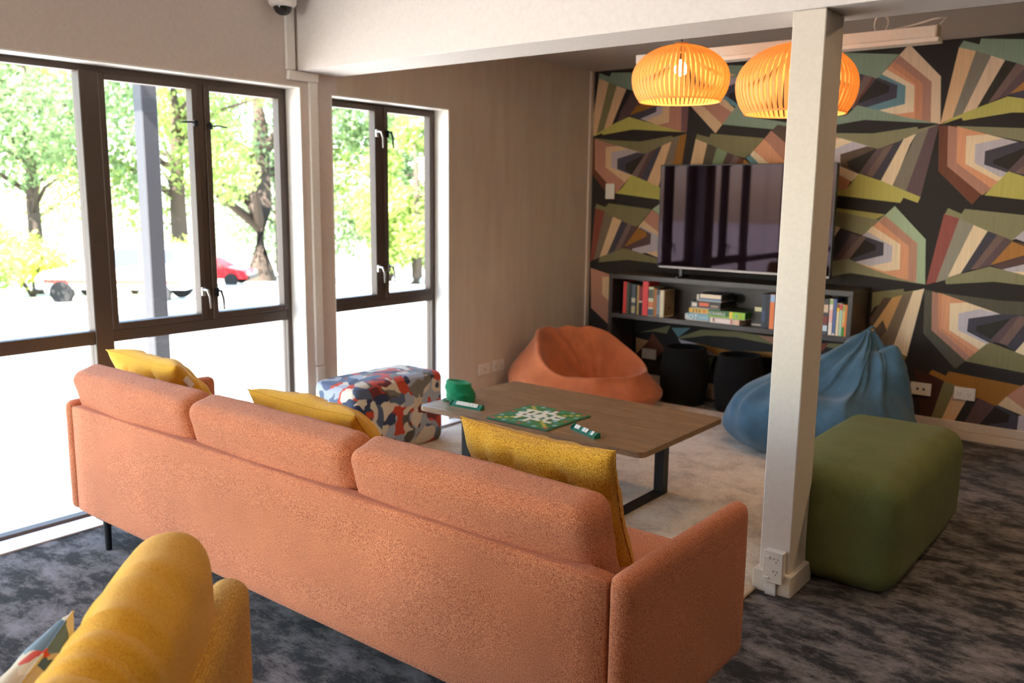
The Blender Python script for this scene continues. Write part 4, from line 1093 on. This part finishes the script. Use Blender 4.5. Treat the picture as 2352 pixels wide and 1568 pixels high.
# ------------------------------------------------------------------ bookcase
BX0, BX1, BY0, BZ = -3.40, -1.652, 5.47, .892
bc = thing('bookcase', 'long dark laminate bookcase below the television', 'bookcase', (-2.52, 5.64, 0))
wpart('top_board', B((BX0, BX1, BY0, YB-.002, BZ-.034, BZ), bev=.0015, seg=1), SHELFM, bc)
wpart('side_panel', B((BX0, BX0+.03, BY0+.002, YB-.03, 0, BZ-.034), bev=.0015, seg=1), SHELFM, bc)
wpart('side_panel', B((BX1-.03, BX1, BY0+.002, YB-.03, 0, BZ-.034), bev=.0015, seg=1), SHELFM, bc)
SZ = .606
wpart('shelf_board', B((BX0+.03, BX1-.03, BY0+.002, YB-.03, SZ-.034, SZ), bev=.0015, seg=1), SHELFM, bc)
wpart('back_panel', B((BX0+.03, BX1-.03, YB-.045, YB-.03, SZ, BZ-.034)), plain('bookcase_back', (104, 94, 92), .5), bc)
bm = bmesh.new(); cyl(bm, (-2.505, YB-.05, .752), .034, .006, 28, axis='Y'); wpart('cable_grommet', bm, BLACKP, bc)
bm = bmesh.new(); cyl(bm, (-2.505, YB-.053, .752), .022, .004, 24, axis='Y'); wpart('grommet_cap', bm, HOLE, bc)

PAPER = plain('book_pages', (224, 212, 186), .85)
def book(label, x0, x1, h, d, c, lean=0, band=None, y0=None, zb=None, grp='books standing on the shelf', extra=None):
    y0 = BY0+.015 if y0 is None else y0; w = x1-x0; zb = SZ if zb is None else zb
    t = thing('book', label, 'book', ((x0+x1)/2, y0+d/2, zb+.0006), group=grp, rot=(0, lean, 0))
    cm = plain('book_cover_%02x%02x%02x' % c, c, .5)
    th = min(.0022, w*.18)
    bm = B((-w/2, w/2, -d/2, -d/2+th, 0, h), (-w/2, -w/2+th, -d/2+th, d/2, 0, h), (w/2-th, w/2, -d/2+th, d/2, 0, h))
    obj('cover', bm, cm, t)
    obj('pages', B((-w/2+th, w/2-th, -d/2+th, d/2-.004, .003, h-.004)), PAPER, t)
    for (z0, z1, bc_) in (band or []):
        obj('spine_label', B((-w/2+.0006, w/2-.0006, -d/2-.0008, -d/2, h*z0, h*z1)), plain('book_cover_%02x%02x%02x' % bc_, bc_, .5), t)
    return t
G1 = 'books in the left group on the shelf'; G2 = 'books in the right group on the shelf'
dk = (30, 28, 30)
bk = [
 ('thin tall red book, leftmost on the shelf', -3.283, -3.256, .232, (196, 44, 44), None),
 ('narrow dark green book beside the leftmost red book', -3.255, -3.236, .228, (62, 74, 52), None),
 ('black-spined book between the green and the grey-blue books', -3.235, -3.214, .222, dk, None),
 ('grey-blue book with a beige title patch in the left group', -3.213, -3.182, .218, (72, 82, 92), [(.05, .28, (170, 156, 120)), (.4, .55, (196, 188, 160))]),
 ('slim black book right of the grey-blue book', -3.181, -3.169, .216, (24, 24, 26), None),
 ('slim tan book left of the bright red book', -3.168, -3.153, .214, (176, 142, 84), None),
 ('short dark red book with black lower spine', -3.152, -3.124, .205, (132, 36, 42), [(0, .45, (28, 26, 28)), (.4, .5, (206, 196, 170))]),
 ('thick bright red book in the left group', -3.123, -3.080, .246, (222, 66, 70), None),
 ('cream-spined book with dark lettering and a blue foot', -3.076, -3.034, .208, (208, 204, 168), [(.02, .25, (60, 84, 104)), (.3, .5, (206, 120, 82)), (.62, .92, (92, 92, 76))]),
 ('thin book with a rust and tan spine', -3.030, -3.008, .198, (172, 110, 56), None),
 ('slate grey book left of the cream book in the left group', -3.007, -2.985, .195, (84, 98, 108), [(.1, .8, (128, 146, 156))]),
]
for l, a, b, h, c, bd in bk: book(l, a, b, h, .16, c, 0, bd, grp=G1)
t = book('cream book with a plain tan cover, last of the left group', -2.983, -2.951, .192, .155, (214, 198, 164), 0, [(.1, .9, (222, 210, 180))], grp=G1)
obj('cover_print', B((.0161, .0166, -.065, .07, .008, .184)), plain('tan_cover', (150, 122, 84), .6), t)
obj('cover_emblem', B((.0166, .017, -.006, .010, .05, .068)), HOLE, t)
bk = [
 ('black book left of the orange-striped book, by the post', -2.232, -2.205, .225, (44, 50, 60), [(.2, .5, (58, 72, 104))]),
 ('navy book touching the orange-striped book, by the post', -2.204, -2.178, .225, (36, 34, 48), None),
 ('orange book with a pale blue top of the spine, left of the post', -2.177, -2.147, .226, (232, 126, 66), [(.78, .99, (160, 186, 220))]),
 ('grey-green book just left of the white post', -2.146, -2.118, .22, (78, 88, 96), None),
 ('dark book half hidden by the white post', -2.116, -2.09, .224, (40, 38, 44), None),
 ('olive and cream book just right of the white post', -1.915, -1.880, .235, (178, 170, 120), [(.0, .25, (40, 28, 22)), (.62, .95, (52, 74, 52))]),
 ('thick cream book with a dark bow shape at its top, right of the post', -1.877, -1.838, .243, (226, 206, 168), [(.8, .86, (92, 62, 30))]),
 ('black book with red and pale blue patches right of the cream book', -1.836, -1.800, .225, (66, 60, 62), [(.1, .26, (196, 212, 226)), (.3, .52, (122, 40, 34)), (.62, .84, (206, 176, 150))]),
 ('white and pink book in the right group', -1.794, -1.772, .228, (232, 214, 202), [(.35, .7, (226, 176, 164)), (.85, .98, (150, 176, 110))]),
 ('slim deep blue book in the right group', -1.769, -1.752, .228, (84, 104, 158), [(.0, .06, (226, 210, 196))]),
 ('cream book with a yellow and brown top', -1.748, -1.732, .204, (226, 206, 170), [(.75, .86, (232, 184, 50)), (.86, .98, (140, 60, 24))]),
 ('pale mint book with a red top', -1.730, -1.713, .204, (168, 196, 172), [(.8, .98, (196, 60, 60))]),
 ('yellow-green book with a green foot left of the orange book', -1.711, -1.697, .198, (216, 178, 110), [(.0, .3, (36, 136, 42)), (.3, .42, (232, 150, 90)), (.8, .95, (150, 176, 90))]),
]
for l, a, b, h, c, bd in bk: book(l, a, b, h, .16, c, .0, bd, grp=G2)
book('bright orange book, rightmost on the shelf', -1.695, -1.684, .197, .16, (238, 138, 46), 0, [(.02, .98, (240, 132, 40))], grp=G2)

def gbox(label, x0, x1, y0, y1, z0, h, c, top, rz=0, front=None, name='board_game_box'):
    z0 += .0006
    t = thing(name, label, 'game box', ((x0+x1)/2, (y0+y1)/2, z0), rz, 'board games stacked on the shelf')
    w, d = x1-x0, y1-y0
    obj('box_tray', B((-w/2+.002, w/2-.002, -d/2+.002, d/2-.002, 0, h*.3)), plain('box_tray_white', (206, 196, 184), .6), t)
    obj('box_lid', B((-w/2, w/2, -d/2, d/2, h*.12, h), bev=.001, seg=1), plain('box_%02x%02x%02x' % c, c, .4), t)
    for (a, b, q0, q1, cc) in (front or []):
        obj('printed_panel', B((-w/2+w*a, -w/2+w*b, -d/2-.0008, -d/2, h*q0, h*q1)), plain('box_%02x%02x%02x' % cc, cc, .45), t)
    if top: obj('top_print', B((-w/2+.003, w/2-.003, -d/2+.003, d/2-.003, h, h+.0006)), plain('box_%02x%02x%02x' % top, top, .35), t)
    return t
Yf = BY0+.03
a = gbox('pale blue game box at the bottom of the left game stack', -2.782, -2.607, Yf, Yf+.2, SZ, .05, (122, 166, 182), None, 0, [(.55, .95, .3, .7, (150, 186, 196))])
text_obj('lettering', 'BOT', .05, WHITE, a, (-.098, -.1012, .009), (PI/2, 0, 0))
a = gbox('yellow game box above the pale blue box', -2.762, -2.607, Yf, Yf+.2, SZ+.051, .034, (218, 172, 52), None, 0, [(.2, .25, .2, .8, (40, 34, 28)), (.36, .4, .2, .8, (40, 34, 28)), (.5, .55, .2, .8, (40, 34, 28)), (.68, .8, .2, .8, (196, 120, 40))])
gbox('black game box with an orange panel, second from the top', -2.753, -2.53, Yf, Yf+.2, SZ+.086, .052, (34, 30, 30), None, 0, [(.05, .22, .25, .75, (214, 204, 188)), (.3, .62, .35, .85, (224, 104, 62)), (.68, .93, .3, .6, (170, 140, 120))])
gbox('black game box with a cream side, topmost of the left game stack', -2.712, -2.525, Yf+.005, Yf+.2, SZ+.139, .05, (46, 36, 32), None, 0, [(.02, .1, .2, .9, (214, 204, 188)), (.15, .97, .45, .97, (232, 214, 186)), (.1, .97, .12, .35, (110, 136, 170))])
a = gbox('red and white patterned game box beneath the green word-game box', -2.592, -2.372, BY0+.01, BY0+.24, SZ, .038, (206, 176, 160), None, math.radians(-3), [(.04, .1, .1, .9, (236, 226, 214)), (.12, .16, .3, .9, (120, 90, 70)), (.2, .7, .15, .85, (232, 212, 204)), (.72, .76, .1, .9, (190, 80, 70)), (.84, .98, .1, .9, (226, 184, 150))])
a = gbox('green word-game box with white lettering and a yellow-green right end', -2.604, -2.332, BY0+.005, BY0+.255, SZ+.039, .05, (40, 96, 34), (44, 62, 34), math.radians(-2), [(.58, .66, .05, .97, (236, 200, 56)), (.66, .99, .05, .97, (150, 196, 40)), (.84, .9, .3, .7, (226, 214, 80)), (.74, .8, .35, .65, (170, 206, 220)), (0, .58, .05, .28, (120, 170, 52))])
text_obj('lettering', 'SCRABBLE', .0275, WHITE, a, (-.132, -.1262, .018), (PI/2, 0, 0), .001)
cb_ = book('small cream book lying flat behind the green word-game box', -2.328, -2.245, .03, .16, (222, 214, 170), y0=5.6, zb=SZ+.091, grp=None)
cb_.rotation_euler = (0, 0, 0); cb_['category'] = 'book'
gbox('dark game box lying behind the green word-game box', -2.33, -2.24, 5.56, 5.765, SZ, .09, (48, 40, 34), None, 0)

# ------------------------------------------------------------------ television
tv = thing('television', 'large flat black television standing on the bookcase', 'television', (-2.43, 5.56, BZ))
TX0, TX1, TZ0, TZ1, TY = -3.045, -1.822, .955, 1.668, 5.535
bez = plain('tv_bezel', (22, 22, 24), .35)
wpart('tv_housing', B((TX0, TX1, TY, TY+.035, TZ0, TZ1), (TX0+.2, TX1-.2, TY+.035, TY+.075, TZ0+.05, TZ1-.25), bev=.003, seg=1), bez, tv)
scr = plain('tv_screen', (18, 9, 14), .03, spec=.15); scr.node_tree.nodes['Principled BSDF'].inputs['Specular Tint'].default_value = (.92, .66, .86, 1)
wpart('screen', B((TX0+.008, TX1-.008, TY-.002, TY, TZ0+.016, TZ1-.008)), scr, tv)
wpart('bottom_strip', B((TX0+.02, TX1-.005, TY-.004, TY-.0005, TZ0, TZ0+.012)), plain('grey_strip', (120, 112, 112), .25, metal=.6), tv)
for x in (-2.86, -2.08):
    bm = B((x-.012, x+.012, TY+.005, TY+.02, BZ+.008, TZ0+.002), (x-.013, x+.013, TY-.05, TY+.13, BZ, BZ+.01), bev=.002, seg=1)
    wpart('tv_foot', bm, bez, tv)
bm = bmesh.new(); tube(bm, [(-1.98, TY+.06, 1.0), (-1.985, TY+.09, .93), (-2.02, TY+.12, BZ+.006), (-2.2, TY+.16, BZ+.006)], .004, 6); wpart('power_cable', bm, BLACKP, tv, True)

# ------------------------------------------------------------------ pendant lamps
def pendant(label, x, y, z_rim, R, Hh, nsl, wr_):
    t = thing('pendant_lamp', label, 'pendant lamp', (x, y, Z_LOW))
    # slat profile: from the small top ring over the shoulder to the open rim
    pr = []
    zt = z_rim+Hh-Z_LOW; zr = z_rim-Z_LOW
    eq = .40                                          # height of the widest point as part of H
    for k in range(19):
        q = k/18; a = math.radians(90-q*(90+38)); 
        if a >= 0: r = R*math.cos(a)*1.0; z = zr+Hh*eq+Hh*(1-eq)*math.sin(a)
        else: r = R*math.cos(a)**.75; z = zr+Hh*eq*(1+math.sin(a)/math.sin(math.radians(38)))
        pr.append((max(r, .022), z))
    def slat_bm():
        bm = bmesh.new(); L = []
        for i, (r, z) in enumerate(pr):
            w = min(wr_, 2*PI*r/nsl*.80)/2
            p0, p1 = pr[max(i-1, 0)], pr[min(i+1, len(pr)-1)]; d = Vector((p1[0]-p0[0], p1[1]-p0[1])).normalized(); nn = Vector((d.y, -d.x))*-.0045
            L.append([bm.verts.new((r+nn.x*s*-1, w*q, z+nn.y*s*-1)) for s, q in ((0, -1), (0, 1), (1, 1), (1, -1))])
        for A, Bq in zip(L, L[1:]):
            for k in range(4): bm.faces.new((A[k], A[(k+1) % 4], Bq[(k+1) % 4], Bq[k]))
        bm.faces.new(L[0]); bm.faces.new(L[-1][::-1]); return bm
    sl = obj('slat', slat_bm(), SLAT, t)
    for k in range(1, nsl):
        o = sl.copy(); link(o); o.parent = t; o.rotation_euler = (0, 0, 2*PI*k/nsl)
    rr, rz_ = pr[-1]
    bm = bmesh.new(); lathe(bm, [(rr-.006, rz_-.004), (rr+.001, rz_-.004), (rr+.001, rz_+.003), (rr-.006, rz_+.003), (rr-.006, rz_-.004)], 64); obj('rim_ring', bm, SLAT, t)
    r2_, z2_ = pr[7]
    bm = bmesh.new(); lathe(bm, [(r2_-.016, z2_-.008), (r2_-.008, z2_-.008), (r2_-.008, z2_-.002), (r2_-.016, z2_-.002), (r2_-.016, z2_-.008)], 48); obj('inner_ring', bm, SLAT, t)
    bm = bmesh.new(); cyl(bm, (0, 0, zt-.006), .034, .012, 24); obj('top_disc', bm, SLAT, t)
    bm = bmesh.new(); tube(bm, [(0, 0, -.001), (0, 0, zt)], .003, 8); obj('cord', bm, BLACKP, t)
    bm = bmesh.new(); cyl(bm, (0, 0, -.022), .045, .022, 28, .05); obj('ceiling_rose', bm, WHITEP, t, smooth=False)
    bm = bmesh.new(); cyl(bm, (0, 0, zt-.075), .018, .07, 20); obj('lamp_holder', bm, BLACKP, t)
    em = NT('bulb_glow'); em.b.inputs['Emission Color'].default_value = (1, .72, .36, 1); em.b.inputs['Emission Strength'].default_value = 28
    em.b.inputs['Base Color'].default_value = (1, .9, .7, 1)
    bm = bmesh.new(); lathe(bm, [(.001, -.062), (.014, -.060), (.026, -.05), (.032, -.034), (.030, -.018), (.02, -.002), (.014, .012), (.013, .02)], 24)
    b = obj('light_bulb', bm, em.m, t, (0, 0, zt-.09), True)
    d = bpy.data.lights.new('bulb_light', 'POINT'); d.energy = BULB_POWER; d.color = (1, .70, .40); d.shadow_soft_size = .03
    o = bpy.data.objects.new('bulb_light', d); link(o, t); o.location = (0, 0, zt-.195)
pendant('slatted wooden pendant lamp, smaller and left of the post', -2.163, 4.1, 1.925, .243, .275, 60, .0155)
pendant('slatted wooden pendant lamp, larger and partly behind the post', -1.566, 4.1, 1.838, .274, .315, 60, .0175)

# linear batten on cables
bt = thing('batten_light', 'long white batten light hanging level behind the wooden pendants', 'light fitting', (-1.9, 4.62, Z_LOW))
wpart('batten_body', B((-2.712, -1.102, 4.585, 4.655, 2.206, 2.256), bev=.002, seg=1), WHITEP, bt)
wpart('reflector', B((-2.70, -1.09, 4.60, 4.69, 2.185, 2.207), bev=.003, seg=1), WHITE, bt)
wpart('end_cap', B((-1.102, -1.094, 4.583, 4.657, 2.204, 2.258), bev=.002, seg=1), plain('end_cap_grey', (196, 184, 166), .5), bt)
for x in (-2.45, -1.36):
    bm = bmesh.new(); tube(bm, [(x, 4.62, 2.256), (x, 4.62, Z_LOW)], .002, 6); wpart('hanging_cable', bm, STEEL, bt)
    bm = bmesh.new(); cyl(bm, (x, 4.62, Z_LOW-.012), .02, .012, 18); wpart('cable_anchor', bm, WHITEP, bt)
bm = bmesh.new(); tube(bm, [(-1.36+.035*math.sin(a*.7), 4.62+.012*math.cos(a), 2.29+.045*math.cos(a*.7)) for a in [k*.5 for k in range(22)]], .004, 6); wpart('coiled_flex', bm, WHITEP, bt, True)
bm = bmesh.new(); tube(bm, [(-1.30, 4.62, 2.259), (-1.22, 4.62, 2.27), (-1.12, 4.61, 2.288), (-1.06, 4.60, 2.29), (-1.09, 4.61, 2.262)], .005, 6); wpart('loose_flex', bm, WHITEP, bt, True)

# ------------------------------------------------------------------ security camera and trunking
sc = thing('security_camera', 'small white dome security camera above the beam end', 'camera', (XW, 2.867, 2.39))
bm = bmesh.new(); lathe(bm, [(.0, .09), (.066, .09), (.07, .08), (.068, .0), (.06, -.012), (.048, -.016), (.046, -.01)], 36); 
bmesh.ops.translate(bm, vec=(.09, 0, -.02), verts=bm.verts[:]); box(bm, 0.001, .09, -.05, .05, .0, .06, .004); obj('camera_housing', bm, WHITEP, sc, smooth=False)
bm = bmesh.new(); lathe(bm, [(.046, -.03), (.045, -.045), (.036, -.062), (.02, -.072), (.001, -.075)], 30)
bmesh.ops.translate(bm, vec=(.09, 0, .0), verts=bm.verts[:]); obj('dome', bm, plain('dome_smoke', (34, 30, 28), .08), sc, smooth=True)
tk = thing('cable_trunking', 'white cable trunking dropping from the camera down the window pier', 'trunking', (XW, 3.02, 0))
wpart('trunking_run', B((XW+.0005, XW+.02, 2.94, 2.992, 2.072, 2.6), bev=.002, seg=1), WHITE, tk)
wpart('trunking_elbow', B((XW+.0005, XW+.026, 2.945, 3.135, 2.024, 2.069), bev=.002, seg=1), WHITE, tk)
wpart('trunking_run', B((XW+.0005, XW+.018, 3.082, 3.135, .5, 2.024), bev=.002, seg=1), WHITE, tk)
wpart('trunking_run', B((XW+.0005, XW+.022, 3.08, 3.137, .03, .497), bev=.002, seg=1), WHITE, tk)

# ------------------------------------------------------------------ outlets and switches
def plate(label, name, o, right, out, w, h, kind, cat='power outlet'):
    """o: centre on the wall, right/out: unit vectors"""
    t = thing(name, label, cat, o)
    rv, ov = Vector(right), Vector(out); up = Vector((0, 0, 1))
    t.rotation_euler = Matrix((rv, -ov, up)).transposed().to_euler()
    obj('face_plate', B((-w/2, w/2, -.010, -.0005, -h/2, h/2), bev=.002, seg=2), WHITEP, t)
    def socket(cx, cz):
        for dx, dz, a in ((-.007, .004, .5), (.007, .004, -.5), (0, -.009, 0)):
            bm = B((-.001, .001, -.0107, -.0098, -.0042, .0042)); r = obj('socket_slot', bm, HOLE, t, (cx+dx, 0, cz+dz)); r.rotation_euler = (0, a, 0)
    def rocker(cx, cz, hor=False):
        a, b = (.009, .0045) if hor else (.0045, .009)
        obj('rocker_switch', B((cx-a, cx+a, -.0135, -.0098, cz-b, cz+b), bev=.001, seg=1), WHITE, t)
    if kind == 'double': 
        socket(-.026, -.004); socket(.026, -.004); rocker(-.045, .023); rocker(.045, .023)
    if kind == 'data':
        for dx in (-.018, .018): obj('data_port', B((dx-.007, dx+.007, -.0108, -.0098, -.007, .006)), HOLE, t)
    if kind == 'single': obj('data_port', B((-.004, .004, -.0108, -.0098, -.006, .004)), HOLE, t)
    if kind == 'switch': rocker(0, .012)
    return t
plate('white wall plate with one small port, left of the pair behind the ottoman wall', 'wall_plate', (XW, 4.542, .263), (0, 1, 0), (1, 0, 0), .12, .075, 'single', 'wall plate')
plate('white double socket right of the one-port plate, near the orange bean bag', 'power_outlet', (XW, 4.695, .268), (0, 1, 0), (1, 0, 0), .12, .078, 'double')
plate('white two-port wall plate low on the mural right of the blue bean bag', 'wall_plate', (-1.299, YB-.008, .28), (1, 0, 0), (0, -1, 0), .12, .078, 'data', 'wall plate')
plate('white double socket low on the mural, right of the two-port plate', 'power_outlet', (-1.05, YB-.008, .286), (1, 0, 0), (0, -1, 0), .118, .076, 'double')
plate('white double socket low on the mural under the bookcase', 'power_outlet', (-3.232, YB-.008, .268), (1, 0, 0), (0, -1, 0), .12, .078, 'double')
plate('white upright light switch on the mural left of the television', 'light_switch', (-3.622, YB-.008, 1.485), (1, 0, 0), (0, -1, 0), .078, .116, 'switch', 'light switch')
po_ = thing('power_outlet', 'white upright double socket box on the foot of the post', 'power outlet', (-1.114, 3.02, .113))
obj('mounting_box', B((-.036, .036, -.03, -.0005, -.058, .058), bev=.002, seg=1), WHITEP, po_)
obj('face_plate', B((-.037, .037, -.04, -.0305, -.06, .06), bev=.002, seg=1), WHITEP, po_)
for cz in (.026, -.022):
    for dx, dz, a in ((-.004, .008, .5), (-.004+.014, .008, -.5), (.004, -.004, 0)):
        r = obj('socket_slot', B((-.001, .001, -.0407, -.0398, -.004, .004)), HOLE, po_, (.008+dx, 0, cz+dz)); r.rotation_euler = (0, a, 0)
for cz in (.037, -.043): obj('rocker_switch', B((-.032, -.012, -.045, -.0398, cz-.004, cz+.004), bev=.001, seg=1), WHITE, po_)
obj('conduit_stub', B((-.028, .012, -.03, -.0205, -.113, -.0585), bev=.001, seg=1), WHITE, po_)

# ------------------------------------------------------------------ ceiling downlights of the near half of the room
DL = ['lone round downlight in the high ceiling nearest the window wall', 'round downlight in the high ceiling, right of the camera', 'round downlight in the high ceiling just before the beam', 'round downlight in the low ceiling, right of the post', 'round downlight in the low ceiling nearest the right wall']
for k, (x, y, zc_, watts) in enumerate(DOWN):
    t = thing('downlight', DL[k], 'downlight', (x, y, zc_), group='ceiling downlights')
    bm = bmesh.new(); lathe(bm, [(.075, -.001), (.078, -.006), (.092, -.006), (.094, -.001)], 32); obj('bezel', bm, WHITE, t)
    em = MATS.get('downlight_glow')
    if not em:
        e = NT('downlight_glow'); e.b.inputs['Emission Color'].default_value = (1, .86, .7, 1); e.b.inputs['Emission Strength'].default_value = 12; em = MATS['downlight_glow'] = e.m
    bm = bmesh.new(); cyl(bm, (0, 0, -.005), .076, .004, 32); obj('lens', bm, em, t)
    d = bpy.data.lights.new('downlight_lamp', 'AREA'); d.shape = 'DISK'; d.size = .15; d.energy = watts; d.color = (1, .66, .36)
    o = bpy.data.objects.new('downlight_lamp', d); link(o, t); o.location = (0, 0, -.012)
